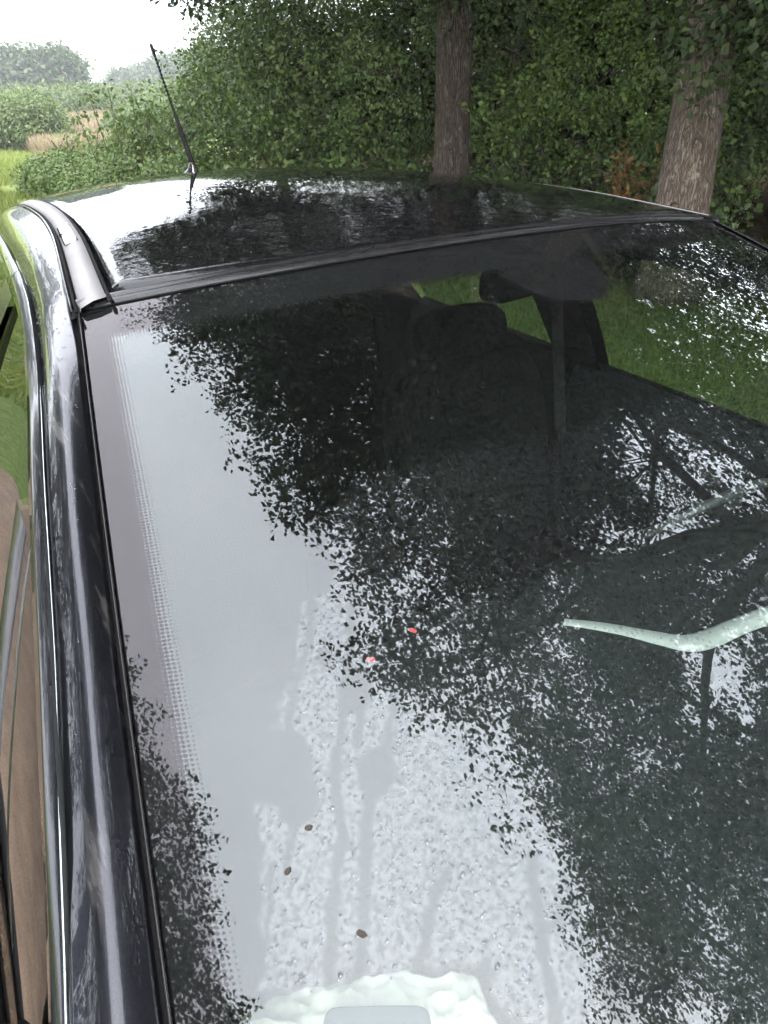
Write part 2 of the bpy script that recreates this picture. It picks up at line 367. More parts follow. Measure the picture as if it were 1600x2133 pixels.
MAT['frit'] = frit_mat()
def water_mat():
    m, t, out = new_mat('dew')
    fr = fresnel(t, .02, 4.6)
    g = N(t, 'ShaderNodeBsdfGlossy'); g.inputs['Roughness'].default_value = 0.03
    tr = N(t, 'ShaderNodeBsdfTransparent'); tr.inputs['Color'].default_value = (.85, .86, .88, 1)
    nz = noise(t, 300, 2, coords(t)); L(t, bump(t, nz, .1, .001), g.inputs['Normal'])
    mx = N(t, 'ShaderNodeMixShader'); L(t, fr, mx.inputs[0]); L(t, tr.outputs[0], mx.inputs[1]); L(t, g.outputs[0], mx.inputs[2])
    L(t, mx.outputs[0], out.inputs['Surface']); return m
MAT['dew'] = water_mat()

# ================================================================== SETTING
def sheet(name, x0, x1, y0, y1, nx, ny, zf, mat):
    X = np.linspace(x0, x1, nx); Y = np.linspace(y0, y1, ny)
    gx, gy = np.meshgrid(X, Y, indexing='ij'); P = np.stack([gx.ravel(), gy.ravel(), zf(gx.ravel(), gy.ravel())], 1)
    return add(name, P, grid_faces(nx, ny, flip=True), mat)
def ground_z(x, y):
    d = np.hypot(x, y)
    n = vnoise(np.stack([x * .07, y * .07, x * 0], 1), 3) - .5
    w = np.clip((d - 9) / 30, 0, 1)
    return n * .9 * w - .0 - np.clip((d - 30) / 80, 0, 1) * .7
def gz(x, y): return float(ground_z(np.array([x], float), np.array([y], float))[0])
def make_ground():
    ax = np.unique(np.r_[np.linspace(-60, 60, 81), np.linspace(-1500, 1500, 41)])
    gx, gy = np.meshgrid(ax, ax, indexing='ij'); gx = gx.ravel(); gy = gy.ravel()
    P = np.stack([gx, gy, ground_z(gx, gy)], 1)
    o = add('ground', P, grid_faces(len(ax), len(ax), flip=True), MAT['meadow'])
    tag(o, 'green meadow ground spreading out around the car and the field', kind='structure')
make_ground()
def make_track():
    th = np.linspace(0, 2 * np.pi, 120, endpoint=False)
    rows = []
    for r in np.linspace(0, 1, 14):
        k = 1 + .07 * np.sin(5 * th + 1) + .05 * np.sin(11 * th) + .03 * np.sin(23 * th + 2)
        sx = np.sign(np.cos(th)) * np.abs(np.cos(th)) ** .6; sy = np.sign(np.sin(th)) * np.abs(np.sin(th)) ** .6
        x = .25 + 2.95 * r * k * sx; y = -5.5 + 11.5 * r * k * sy
        rows.append(np.stack([x, y, ground_z(x, y) + .006 + .012 * (1 - r)], 1))
    o = MB().loft(rows, True).build('dirt_track', MAT['dirt']); tag(o, 'bare brown dirt track the car is parked on', kind='structure')
make_track()
def make_floor():
    rows = []
    for k, yv in enumerate(np.linspace(-9, 22, 40)):
        x0 = 5.0 + .35 * math.sin(yv * .9) + max(0, yv - 9) * .12; x = np.linspace(x0, 26, 12); y = np.full(12, yv)
        rows.append(np.stack([x, y, ground_z(x, y) + .02], 1))
    o = MB().loft(rows).build('woodland_floor', simple('leaf_mould', (0.030, 0.024, 0.014), 1.0, var=.5, scale=9, bump_s=.8, spec=0.0)); tag(o, 'dark leaf mould under the trees of the wood', kind='structure')
make_floor()
def make_hills():
    az = np.radians(np.linspace(-75, 75, 160)); rows = []
    for k, (r, h0) in enumerate([(330, -1.5), (380, 6), (430, 11), (520, 13), (640, 0)]):
        hh = (.55 + .9 * vnoise(np.stack([np.degrees(az) * .12, az * 0 + 1, az * 0], 1), 5)) * h0 if h0 > 0 else h0 + az * 0
        hh = hh * (1 - .55 * np.exp(-((np.degrees(az) - 11.5) / 3.0) ** 2))
        rows.append(np.stack([r * np.sin(az), r * np.cos(az), hh + (vnoise(np.stack([np.degrees(az) * 3, az * 0 + k, az * 0], 1), 9) - .5) * 3 * (k in (1, 2, 3))], 1))
    o = MB().loft(rows, flip=True).build('hills', simple('wooded_hill', (0.035, 0.058, 0.026), .95, var=.5, scale=.25)); tag(o, 'low wooded hills on the hazy horizon', kind='structure')
make_hills()

# ------------------------------------------------------------------ foliage tools
TEMPLATE = np.array([(0, 0, 0), (.33, .27, .05), (.72, .33, .07), (1, 0, -.03), (.70, -.33, .07), (.30, -.26, .05)])
QUAD = np.array([(0, 0, 0), (.55, .34, .06), (1, 0, -.03), (.5, -.34, .06)])
def leaf_mesh(name, pos, axis, nrm, size, mat, parent, width=1.0, val=None, kind=None, quad=False):
    n = len(pos); axis = unit(axis); side = unit(np.cross(nrm, axis)); nn = np.cross(axis, side)
    TP = QUAD if quad else TEMPLATE; m = len(TP); tip = 2 if quad else 3
    T = TP[None].repeat(n, 0).copy()
    T[:, 1:, 1] *= RNG.uniform(.6, 1.3, (n, m - 1)) * width; T[:, tip, 2] += RNG.uniform(-.25, .1, n)
    if quad: T[:, 1, 0] += RNG.uniform(-.2, .2, n); T[:, 3, 0] += RNG.uniform(-.2, .2, n)
    V = pos[:, None, :] + size[:, None, None] * (T[:, :, 0:1] * axis[:, None] + T[:, :, 1:2] * side[:, None] + T[:, :, 2:3] * nn[:, None])
    me = bpy.data.meshes.new(name)
    me.vertices.add(n * m); me.vertices.foreach_set('co', V.astype(np.float32).ravel())
    base = (np.arange(n) * m)[:, None]
    F = [[0, 3, 2, 1]] if quad else [[0, 3, 2, 1], [0, 5, 4, 3]]
    li = np.concatenate([base + np.array(f) for f in F], 1).astype(np.int32).ravel(); nf = len(F)
    me.loops.add(n * 4 * nf); me.loops.foreach_set('vertex_index', li)
    me.polygons.add(n * nf); me.polygons.foreach_set('loop_start', np.arange(0, n * 4 * nf, 4, dtype=np.int32)); me.polygons.foreach_set('loop_total', np.full(n * nf, 4, dtype=np.int32))
    me.polygons.foreach_set('use_smooth', np.ones(n * nf, dtype=bool))
    val = RNG.random(n) if val is None else val
    at = me.attributes.new('rnd', 'FLOAT', 'POINT'); at.data.foreach_set('value', np.repeat(val, m).astype(np.float32))
    me.update()
    o = link(name, me, mat, parent)
    if kind: o['kind'] = kind
    return o
def lobe_points(lobes, n, shell=.6, freq=.8, cut=.42, seed=1, zmin=.25):
    vol = np.array([a * b * c for (_, (a, b, c)) in lobes]) ** .75; pr = vol / vol.sum(); out = []
    got = 0
    while got < n:
        k = RNG.choice(len(lobes), size=n * 3, p=pr)
        C = np.array([l[0] for l in lobes])[k]; R = np.array([l[1] for l in lobes])[k]
        d = unit(RNG.normal(size=(n * 3, 3))); u = RNG.random(n * 3)
        r = np.where(RNG.random(n * 3) < shell, .72 + .3 * u, u ** .4)[:, None]
        P = C + d * R * r
        ok = (vnoise(P * freq, seed) * .55 + vnoise(P * freq * 2.3 + 7.3, seed + 1) * .45 > cut) & (P[:, 2] > zmin)
        P = P[ok]; out.append(P); got += len(P)
    return np.concatenate(out)[:n]
def ball(n): return unit(RNG.normal(size=(n, 3))) * RNG.random((n, 1)) ** .4
def clump(tips, k, spread):               # each branchlet carries k tight leaf tufts
    return np.repeat(tips, k, 0) + ball(len(tips) * k) * spread * 1.7 * np.array([1, 1, .65])
def sprigs(tips, per, spread, size, flat=.6, up=.7, centre=None, droop=.25):
    n = len(tips) * per
    off = ball(n) * 1.7 * spread * np.array([1, 1, flat]); pos = np.repeat(tips, per, 0) + off
    ax = unit(off) * .8 + RNG.normal(size=(n, 3)) * .6 + np.array([0, 0, -droop])
    nr = np.array([0, 0, up]) + RNG.normal(size=(n, 3)) * .55
    if centre is not None: nr = nr + unit(np.repeat(tips, per, 0) - centre) * .8
    val = np.clip(np.repeat(RNG.random(len(tips)), per) * .55 + RNG.random(n) * .5, 0, 1)
    return pos, ax, nr, size * RNG.uniform(.6, 1.25, n), val
def make_trunk(path, rads, parent, mat, wob=.08, n=40, seed=0):
    path = spline(path, max(24, len(path) * 8)); rads = np.interp(np.linspace(0, 1, len(path)), np.linspace(0, 1, len(rads)), rads)
    def w(i, th):
        q = np.stack([np.cos(th) * 2.2 + seed, np.sin(th) * 2.2, np.full_like(th, path[i][2] * .9)], 1)
        q2 = np.stack([np.cos(th) * 7 + seed, np.sin(th) * 7, np.full_like(th, path[i][2] * 2.5)], 1)
        fl = 1 + .35 * math.exp(-max(path[i][2] - path[0][2], 0) / .35)
        return fl * (1 + (vnoise(q, seed) - .5) * wob * 2.2 + (vnoise(q2, seed + 1) - .5) * wob * .9)
    return MB().tube(path, rads, n, True, w).build('trunk', mat, parent)
def limbs(parent, segs, mat):
    mb = MB()
    for a, b, r0, r1 in segs:
        a = np.array(a, float); b = np.array(b, float); mid = (a + b) / 2 + RNG.normal(size=3) * .12 * np.linalg.norm(b - a)
        k = 9 if r0 > .03 else 4; P = spline([a, mid, b], k); mb.tube(P, np.linspace(r0, r1, k), 7 if r0 > .03 else 4, r0 > .03)
    return mb.build('limbs', mat, parent)
def twigs_for(tips, lobes, every, r=.008):
    C = np.array([l[0] for l in lobes]); segs = []
    for p in tips[::every]:
        k = np.argmin(((C - p) ** 2).sum(1)); segs.append((C[k] + RNG.normal(size=3) * .15, p, r * 2.4, r * .5))
    return segs
def tree(name, label, cat, trunk_path, rads, lobes, ntips, per, leaf, mat, spread=.26, cut=.42, freq=.8, shell=.6, group=None, extra=None, seed=1, bark='bark', wob=.08, branch_every=6, width=1.0, thin=None, tufts=6):
    t = empty(name, trunk_path[0]); tag(t, label, cat, group)
    make_trunk(trunk_path, rads, t, MAT[bark], wob, seed=seed)
    tips = lobe_points(lobes, ntips, shell, freq, cut, seed)
    if extra is not None: tips = np.concatenate([tips, extra])
    top = np.array(trunk_path[-1], float); mid = np.array(trunk_path[-2], float)
    segs = []
    for c, r in lobes:
        a = mid + (top - mid) * random.random(); segs.append((a, c, rads[-1] * .8, .03))
    segs += twigs_for(tips, lobes, branch_every)
    limbs(t, segs, MAT['twig'])
    if tufts: tips = clump(tips, tufts, spread * 1.35); per = max(4, per // tufts); spread *= .45
    pos, ax, nr, sz, val = sprigs(tips, per, spread, leaf)
    if thin is not None:                    # the crown's far side carries fewer, larger leaves
        far = (pos[:, 0] > thin) & (pos[:, 2] > 3.2); keep = ~far | (RNG.random(len(pos)) < .42); sz = np.where(far, sz * 1.5, sz)
        pos, ax, nr, sz, val = pos[keep], ax[keep], nr[keep], sz[keep], val[keep]
    leaf_mesh('crown', pos, ax, nr, sz, mat, t, width, val, quad=True)
    return t
def shrub(name, label, cat, base, lobes, ntips, per, leaf, mat, spread=.2, cut=.36, freq=1.3, group=None, seed=1, stems=7, width=1.0, shell=.75, r=.018, kind=None, quad=True, tufts=0):
    b = np.array(base, float); t = empty(name, base); tag(t, label, cat, group)
    lobes = [((b[0] + c[0], b[1] + c[1], b[2] + c[2]), rr) for c, rr in lobes]
    tips = lobe_points(lobes, ntips, shell, freq, cut, seed, zmin=b[2] + .05)
    segs = []
    for i in range(stems):
        c = np.array(lobes[i % len(lobes)][0]) + RNG.normal(size=3) * .25
        segs.append((b + np.array([RNG.normal() * .15, RNG.normal() * .15, -.02]), c, r, r * .4))
    segs += twigs_for(tips, lobes, max(6, len(tips) // 60), r * .3)
    o = limbs(t, segs, MAT['twig']); o.name = 'stems'
    C = np.array([l[0] for l in lobes]).mean(0)
    if tufts: tips = clump(tips, tufts, spread * 1.2); per = max(4, per // tufts); spread *= .5
    pos, ax, nr, sz, val = sprigs(tips, per, spread, leaf, centre=C)
    leaf_mesh('foliage', pos, ax, nr, sz, mat, t, width, val, quad=quad)
    return t

# ------------------------------------------------------------------ oaks of the wood edge
def oak_lobes(x, y, zc, n, R, rr, seed, squash=.8):
    r = random.Random(seed); out = []
    for k in range(n):
        a = 2 * math.pi * (k + r.uniform(-.3, .3)) / n; d = R * r.uniform(.75, 1.1)
        q = rr * r.uniform(.8, 1.15)
        out.append(((x + d * math.cos(a), y + d * math.sin(a), zc + r.uniform(-1.4, 1.6)), (q, q, q * squash)))
    out.append(((x, y, zc + 2.6), (rr * 1.2, rr * 1.2, rr)))
    out.append(((x, y, zc + .3), (rr, rr, rr * .8)))
    return out
G = 'oaks along the wood edge'
OAK = dict(ntips=1700, per=120, tufts=8, leaf=.066, mat=MAT['oak_leaf'], spread=.22, cut=.48, freq=.75, shell=.5, group=G, branch_every=7, thin=3.2, width=1.1)
droop = lobe_points([((2.25, 7.6, 2.75), (.35, .4, .5)), ((2.6, 7.9, 3.4), (.8, .8, .6)), ((4.0, 6.0, 2.7), (.5, .3, .35)), ((4.5, 5.9, 2.6), (.35, .2, .3))], 75, .3, 1.5, .2, 4)
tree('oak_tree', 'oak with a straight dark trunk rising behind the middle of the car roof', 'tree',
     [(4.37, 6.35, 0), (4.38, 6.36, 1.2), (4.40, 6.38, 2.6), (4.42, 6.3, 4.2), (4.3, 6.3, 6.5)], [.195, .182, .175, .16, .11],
     oak_lobes(4.2, 6.4, 7.8, 9, 3.1, 2.0, 11) + [((.9, 6.9, 4.6), (1.4, 1.5, 1.1)), ((1.8, 7.6, 4.3), (1.5, 1.5, .9))], extra=droop, seed=11, bark='shaded_bark', **OAK)
spray = lobe_points([((4.42, 3.0, 1.95), (.28, .25, .2)), ((4.85, 2.9, 2.15), (.30, .2, .25)), ((5.1, 3.0, 2.25), (.25, .25, .3)), ((4.4, 3.0, 1.62), (.2, .15, .08))], 30, .2, 2, .1, 3)
tree('oak_tree', 'thick pale-barked oak trunk with leafy sprays right of the car roof', 'tree',
     [(4.63, 3.42, 0), (4.65, 3.44, 1.0), (4.76, 3.52, 2.2), (4.8, 3.5, 4.0), (4.7, 3.3, 6.2)], [.22, .195, .180, .17, .12],
     oak_lobes(3.8, 3.0, 7.8, 10, 3.2, 2.0, 5), extra=spray, seed=5, **dict(OAK, cut=.54, ntips=1550))
def knots():
    t = [o for o in bpy.data.objects if o.get('label', '').startswith('thick pale-barked')][0]
    for ax_, z, sx_, sz_ in ((-2.30, 1.18, .035, .075), (-1.75, 1.75, .03, .04), (-2.7, .75, .03, .045)):
        c0 = np.array([4.66 + (z - 1) * .09, 3.45 + (z - 1) * .06, z]); d = np.array([math.cos(ax_), math.sin(ax_), 0]); s_ = np.array([-d[1], d[0], 0]); rows = []
        for rr, hh in ((1.6, .180), (1.25, .222), (1.0, .230), (.75, .215), (.3, .198), (.02, .196)):
            th = np.linspace(0, 2 * np.pi, 18, endpoint=False); w_ = 1 + .15 * np.sin(3 * th + z)
            rows.append(c0 + d * hh + (np.cos(th) * w_ * rr * sx_)[:, None] * s_ + (np.sin(th) * w_ * rr * sz_)[:, None] * np.array([0, 0, 1.0]))
        MB().loft(rows, True).build('knot', MAT['knot'], t)
knots()
tree('oak_tree', 'spreading oak beside the car whose crown hangs over the windscreen', 'tree',
     [(5.0, -1.0, 0), (5.0, -1.0, 1.2), (4.9, -.95, 2.8), (4.6, -.9, 4.4), (4.3, -.8, 6.5)], [.30, .27, .25, .2, .13],
     oak_lobes(3.9, -.8, 7.0, 10, 3.3, 1.9, 23), seed=23, **dict(OAK, ntips=1250, cut=.55, freq=.6))
tree('oak_tree', 'oak in front of the car mirrored low in the windscreen', 'tree',
     [(4.5, -5.6, 0), (4.5, -5.6, 1.2), (4.4, -5.5, 2.8), (4.1, -5.4, 4.4), (3.8, -5.4, 6.3)], [.28, .26, .24, .19, .12],
     oak_lobes(3.6, -5.0, 7.0, 10, 3.2, 1.9, 31), seed=31, **dict(OAK, ntips=1200, cut=.55, freq=.6))
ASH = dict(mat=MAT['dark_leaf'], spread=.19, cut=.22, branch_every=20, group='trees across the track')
tree('ash_tree', 'tree across the track mirrored along the near windscreen pillar', 'tree',
     [(-6.6, .6, 0), (-6.6, .6, 1.5), (-6.5, .6, 3.2), (-6.5, .6, 5.5), (-6.5, .6, 7.5)], [.24, .21, .19, .15, .08],
     [((-6.3, 1.2, 8.0), (1.9, 1.9, 2.3)), ((-6.3, -.8, 7.6), (1.9, 1.9, 2.2)), ((-6.4, 2.6, 6.4), (2.0, 1.8, 2.0)), ((-6.6, -2.6, 6.4), (1.9, 1.8, 2.1)), ((-6.6, -.6, 5.2), (2.2, 2.6, 2.0)), ((-6.9, -3.6, 5.0), (1.6, 1.6, 1.8))],
     2000, 52, .085, seed=41, **ASH)
tree('ash_tree', 'second tree across the track mirrored in the curved roof rail', 'tree',
     [(-6.4, 7.6, 0), (-6.4, 7.6, 1.5), (-6.3, 7.6, 3.2), (-6.3, 7.6, 5.0), (-6.3, 7.6, 6.5)], [.22, .2, .18, .14, .08],
     [((-6.2, 8.0, 7.6), (2.2, 2.2, 2.4)), ((-6.4, 6.0, 6.4), (2.2, 2.0, 2.2)), ((-6.6, 9.6, 5.6), (2.0, 2.0, 2.0)), ((-6.6, 7.6, 3.6), (2.4, 3.0, 2.0)), ((-7.4, 4.6, 5.0), (2.0, 2.2, 2.4))],
     1100, 44, .12, seed=43, **ASH)
tree('ash_tree', 'unseen tree by the meadow added to darken the roof rail bend', 'tree',  # out-of-view tree, added so the roof rail mirrors less bright sky
     [(-3.9, 15.0, 0), (-3.9, 15, 1.2), (-3.9, 15, 2.8), (-3.9, 15, 4.2), (-3.9, 15, 5.5)], [.2, .18, .16, .12, .07],
     [((-3.9, 15, 5.0), (2.0, 2.0, 1.8)), ((-4.4, 15, 2.6), (2.0, 2.0, 1.6)), ((-3.1, 15.2, 3.0), (1.7, 1.7, 1.5)), ((-3.4, 15.2, 1.5), (1.6, 1.6, .9))],
     600, 40, .12, seed=45, **ASH)
# slim trunks standing inside the wood
G = 'trees inside the wood'
for i, (x, y, r, lean, lab) in enumerate([(7.0, 7.4, .085, .05, 'slim dark trunk inside the wood between the two oaks'),
                                          (6.2, 15.5, .16, -.1, 'tall tree behind the hedge at the open end of the wood'),
                                          (8.2, 11.0, .2, .1, 'tall dark tree deep inside the wood'),
                                          (9.6, 5.5, .2, .1, 'dark tree in the wood behind the pale oak'),
                                          (9.4, 1.4, .2, .1, 'dark tree in the wood seen mirrored at the far windscreen edge'),
                                          (9.8, -2.8, .2, -.1, 'dark tree in the wood behind the spreading oak'),
                                          (6.9, 9.9, .12, .0, 'dark slender tree in the wood behind the dark oak trunk'),
                                          (8.9, 7.6, .14, .1, 'dark slender tree in the wood behind the lime green shrub')]):
    tree('woodland_tree', lab, 'tree', [(x, y, 0), (x + lean * .3, y, 1.5), (x + lean, y, 3.5), (x + lean, y + .2, 6), (x + lean, y + .2, 8.5)], [r * 1.15, r, r * .9, r * .7, r * .4],
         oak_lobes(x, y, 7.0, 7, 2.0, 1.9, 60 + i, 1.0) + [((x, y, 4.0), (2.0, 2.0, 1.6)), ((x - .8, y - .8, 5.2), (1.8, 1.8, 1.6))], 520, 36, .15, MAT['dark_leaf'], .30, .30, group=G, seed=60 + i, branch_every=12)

# ------------------------------------------------------------------ hedge and undergrowth of the wood edge
G = 'shrubs of the wood edge'
SH = [  # x, y, height, width, leaf material, label
    (4.35, 11.4, 2.7, 1.35, 'shrub_leaf', 'rounded pale green shrub at the open end of the hedge'),
    (4.25, 9.6, 3.4, 1.3, 'shrub_leaf', 'large hazel shrub left of the dark oak trunk'),
    (5.1, 8.4, 3.4, 1.3, 'shrub_leaf', 'leafy shrub directly behind the dark oak trunk'),
    (6.0, 7.2, 3.6, 1.4, 'lime_leaf', 'bright green shrub between the two oak trunks'),
    (6.7, 5.7, 3.4, 1.3, 'lime_leaf', 'bushy green shrub left of the pale oak trunk'),
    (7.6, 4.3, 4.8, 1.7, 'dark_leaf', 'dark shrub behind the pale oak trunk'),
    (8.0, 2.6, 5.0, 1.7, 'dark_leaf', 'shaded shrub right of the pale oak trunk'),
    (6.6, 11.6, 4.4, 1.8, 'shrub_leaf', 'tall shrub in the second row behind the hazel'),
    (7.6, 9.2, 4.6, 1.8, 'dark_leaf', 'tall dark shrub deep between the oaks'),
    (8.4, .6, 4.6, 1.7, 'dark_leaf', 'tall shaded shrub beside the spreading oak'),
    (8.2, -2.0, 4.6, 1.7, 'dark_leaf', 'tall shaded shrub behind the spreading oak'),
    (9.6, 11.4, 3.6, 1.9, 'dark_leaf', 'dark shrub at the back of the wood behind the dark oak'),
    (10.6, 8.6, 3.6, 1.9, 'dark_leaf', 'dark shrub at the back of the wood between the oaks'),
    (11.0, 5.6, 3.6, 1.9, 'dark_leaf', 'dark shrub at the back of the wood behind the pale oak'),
]
for i, (x, y, h, w, mt, lab) in enumerate(SH):
    lob = [((0, 0, h * .70), (w * .9, w * .9, h * .33)), ((-w * .45, -w * .45, h * .52), (w * .7, w * .7, h * .24)), ((w * .5, -w * .4, h * .45), (w * .7, w * .7, h * .3)),
           ((w * .3, w * .5, h * .5), (w * .7, w * .7, h * .3)), ((-w * .6, w * .2, h * .45), (w * .6, w * .6, h * .25))]
    if i > 2: lob.append(((0, -w * .6, h * .30), (w * .6, w * .5, h * .16)))
    lf = (.060, .072, .058, .066, .054, .07, .07, .075, .075, .09, .09, .11, .11, .11)[i]; near = i < 7
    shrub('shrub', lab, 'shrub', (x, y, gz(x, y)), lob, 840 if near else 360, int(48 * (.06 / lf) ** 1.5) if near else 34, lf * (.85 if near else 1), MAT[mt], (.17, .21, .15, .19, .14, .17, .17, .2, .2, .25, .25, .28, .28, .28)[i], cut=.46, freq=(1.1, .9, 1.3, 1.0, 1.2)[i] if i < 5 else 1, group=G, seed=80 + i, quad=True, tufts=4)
G = 'low growth at the foot of the hedge'
for i, (x, y, h, w, mt, lab) in enumerate([
    (5.5, 6.3, 1.1, .7, 'shrub_leaf', 'low leafy growth to the right of the dark trunk foot'),
    (6.0, 4.6, 1.2, .7, 'shrub_leaf', 'low leafy growth to the left of the pale trunk foot'),
    (4.2, 7.9, 1.2, .8, 'shrub_leaf', 'low leafy growth in front of the hazel shrub'),
    (3.3, 9.0, 1.0, .6, 'bramble_leaf', 'low pale bramble at the hedge foot behind the aerial'),
    (6.4, 2.7, .9, .6, 'dark_leaf', 'low dark growth right of the pale trunk foot')]):
    shrub('undergrowth', lab, 'plant', (x, y, gz(x, y)), [((0, 0, h * .55), (w, w, h * .5)), ((w * .5, 0, h * .4), (w * .6, w * .6, h * .4)), ((-w * .5, .1, h * .35), (w * .6, w * .6, h * .35))],
          150, 26, .075, MAT[mt], .16, group=G, seed=100 + i, stems=5)
# dry rust-coloured dock beside the pale oak
def dock():
    b = (5.15, 4.55, 0)
    t = empty('dock_plant', b); tag(t, 'rust coloured dry dock plant left of the pale oak trunk', 'plant')
    mb = MB(); tips = []
    for k in range(7):
        a = np.array(b) + np.array([RNG.normal() * .05, RNG.normal() * .05, 0]); e = a + np.array([RNG.normal() * .16, RNG.normal() * .16, RNG.uniform(.8, 1.12)])
        mb.tube(spline([a, (a + e) / 2 + RNG.normal(size=3) * .04, e], 7), np.linspace(.007, .003, 7), 5)
        for u in np.linspace(.35, 1, 9): tips.append(a + (e - a) * u)
    mb.build('stalks', MAT['twig'], t)
    pos, ax, nr, sz, val = sprigs(np.array(tips), 7, .035, .07, flat=1.2)
    leaf_mesh('foliage', pos, ax, nr, sz, MAT['rust_leaf'], t, .6, val)
dock()

# ------------------------------------------------------------------ brambles and tall weeds beside the field
G = 'brambles beside the field'
BR = [(1.55, 14.6, .68, .6, 'outermost bramble clump beside the lawn'),
      (1.8, 13.5, .8, .7, 'bramble clump with a single tall shoot in the middle of the row'), (2.0, 12.3, .85, .7, 'bramble clump left of the tall weed'),
      (2.15, 11.0, 1.05, .75, 'bramble clump behind the foot of the aerial'), (2.45, 9.8, .95, .7, 'bramble clump nearest the hedge and the car roof'), (2.75, 12.6, 1.4, .9, 'taller bramble clump against the hedge end')]
for i, (x, y, h, w, lab) in enumerate(BR):
    shrub('bramble', lab, 'bramble', (x, y, gz(x, y)), [((0, 0, h * .5), (w, w, h * .45)), ((.45, .2, h * .4), (w * .6, w * .6, h * .4)), ((-.45, -.1, h * .33), (w * .6, w * .6, h * .33)), ((.1, .2, h * .85), (w * .3, w * .3, h * .2))],
          260, 28, .06, MAT['bramble_leaf'], .12, cut=.3, group=G, seed=120 + i, stems=6)
def weed(x, y, h, lab, n=5):
    b = (x, y, gz(x, y)); t = empty('tall_weed', b); tag(t, lab, 'weed', 'tall weeds in the brambles')
    mb = MB(); tips = []
    for k in range(n):
        a = np.array(b) + np.array([RNG.normal() * .1, RNG.normal() * .1, 0]); e = a + np.array([RNG.normal() * .22, RNG.normal() * .15, h * RNG.uniform(.75, 1.05)])
        mb.tube(spline([a, (a + e) / 2 + RNG.normal(size=3) * .04, e], 7), np.linspace(.01, .004, 7), 5)
        for u in np.linspace(.3, 1, 12): tips.append(a + (e - a) * u)
    mb.build('stalks', MAT['twig'], t)
    pos, ax, nr, sz, val = sprigs(np.array(tips), 8, .09, .085, flat=.7)
    leaf_mesh('foliage', pos, ax, nr, sz, MAT['bramble_leaf'], t, .9, val)
weed(1.95, 11.3, 1.62, 'tall leafy weed standing above the brambles', 6)
weed(2.25, 11.0, 1.5, 'second tall weed just left of the aerial', 4)
weed(1.25, 13.9, 1.15, 'thin lone weed poking above the outer brambles', 2)

# ------------------------------------------------------------------ field and far vegetation
def blades(name, regions, mat, label, hmul=1.0):
    P = []; H = []
    for (x0, x1, y0, y1, n, h) in regions:
        q = np.stack([RNG.uniform(x0, x1, n), RNG.uniform(y0, y1, n)], 1)
        q = q[vnoise(np.stack([q[:, 0] * 1.1, q[:, 1] * 1.1, q[:, 0] * 0], 1), 77) > .28]
        P.append(q); H.append(RNG.uniform(.5, 1.2, len(q)) * h)
    P = np.concatenate(P); H = np.concatenate(H) * hmul; n = len(P)
    b = np.stack([P[:, 0], P[:, 1], ground_z(P[:, 0], P[:, 1]) - .01], 1)
    a = RNG.uniform(0, 2 * np.pi, n); w = (H * .06 + .006)[:, None] * np.stack([np.cos(a), np.sin(a), a * 0], 1)
    lean = np.stack([RNG.normal(size=n) * .3, RNG.normal(size=n) * .3, np.ones(n)], 1) * H[:, None]
    V = np.stack([b - w, b + w, b + lean], 1).reshape(-1, 3)
    me = bpy.data.meshes.new(name); me.vertices.add(n * 3); me.vertices.foreach_set('co', V.astype(np.float32).ravel())
    me.loops.add(n * 3); me.loops.foreach_set('vertex_index', np.arange(n * 3, dtype=np.int32))
    me.polygons.add(n); me.polygons.foreach_set('loop_start', np.arange(0, n * 3, 3, dtype=np.int32)); me.polygons.foreach_set('loop_total', np.full(n, 3, dtype=np.int32))
    at = me.attributes.new('rnd', 'FLOAT', 'POINT'); at.data.foreach_set('value', np.repeat(RNG.random(n), 3).astype(np.float32))
    me.update(); o = link(name, me, mat, None); tag(o, label, 'grass', kind='stuff'); return o
blades('grass', [(2.75, 7.5, -3, 9, 60000, .06), (-9, -2.75, -4, 14, 60000, .06)], MAT['grass'], 'short green grass on the verges beside the track')
blades('meadow_grass', [(-4, 3.6, 6.2, 18, 40000, .13), (-3, 6, 18, 42, 36000, .2)], MAT['hay'], 'pale yellow green meadow grass beyond the car')
blades('dry_reeds', [(3.0, 6.4, 27, 33, 12000, .55), (5.0, 11, 44, 60, 16000, .6), (2.2, 3.4, 14, 24, 1500, .35)], MAT['reed'], 'pinkish brown dry grass patch out in the field')

G = 'bushes out in the field'
def far_bush(az, d, w, h, lab, mt='willow_leaf', n=420, leaf=.2, seed=1):
    a = math.radians(az); x, y = CAM[0] + d * math.sin(a), CAM[1] + d * math.cos(a)
    shrub('field_bush', lab, 'bush', (x, y, gz(x, y)), [((0, 0, h * .55), (w * .5, w * .5, h * .45)), ((-w * .28, 0, h * .4), (w * .3, w * .3, h * .36)), ((w * .3, 0, h * .38), (w * .28, w * .3, h * .34)), ((w * .1, 0, h * .72), (w * .3, w * .3, h * .25))],
          n, 22, leaf, MAT[mt], .28 * w / 3, cut=.3, freq=1, group=G, seed=seed, width=.6, r=.04)
far_bush(6.0, 34, 3.3, 1.75, 'big rounded willow bush at the edge of the meadow', seed=140, n=900, leaf=.16)
far_bush(12.6, 44, 1.7, 1.25, 'small round bush alone in the tan grass', seed=141, n=220)
far_bush(15.2, 40, 3.6, 1.7, 'wide low bush just left of the aerial base', seed=142, n=420)
far_bush(10.2, 60, 5, 1.9, 'low grey green bush beyond the big willow bush', seed=143, n=320, leaf=.28)
far_bush(12.3, 74, 4.5, 1.5, 'low bush far down the field in the gap', seed=144, n=260, leaf=.3)
far_bush(14.6, 66, 6, 2.2, 'grey green bush far down the field left of the aerial', seed=145, n=320, leaf=.3)
far_bush(7.2, 58, 6, 1.7, 'far bush showing above the big willow bush', seed=146, n=360, leaf=.3)
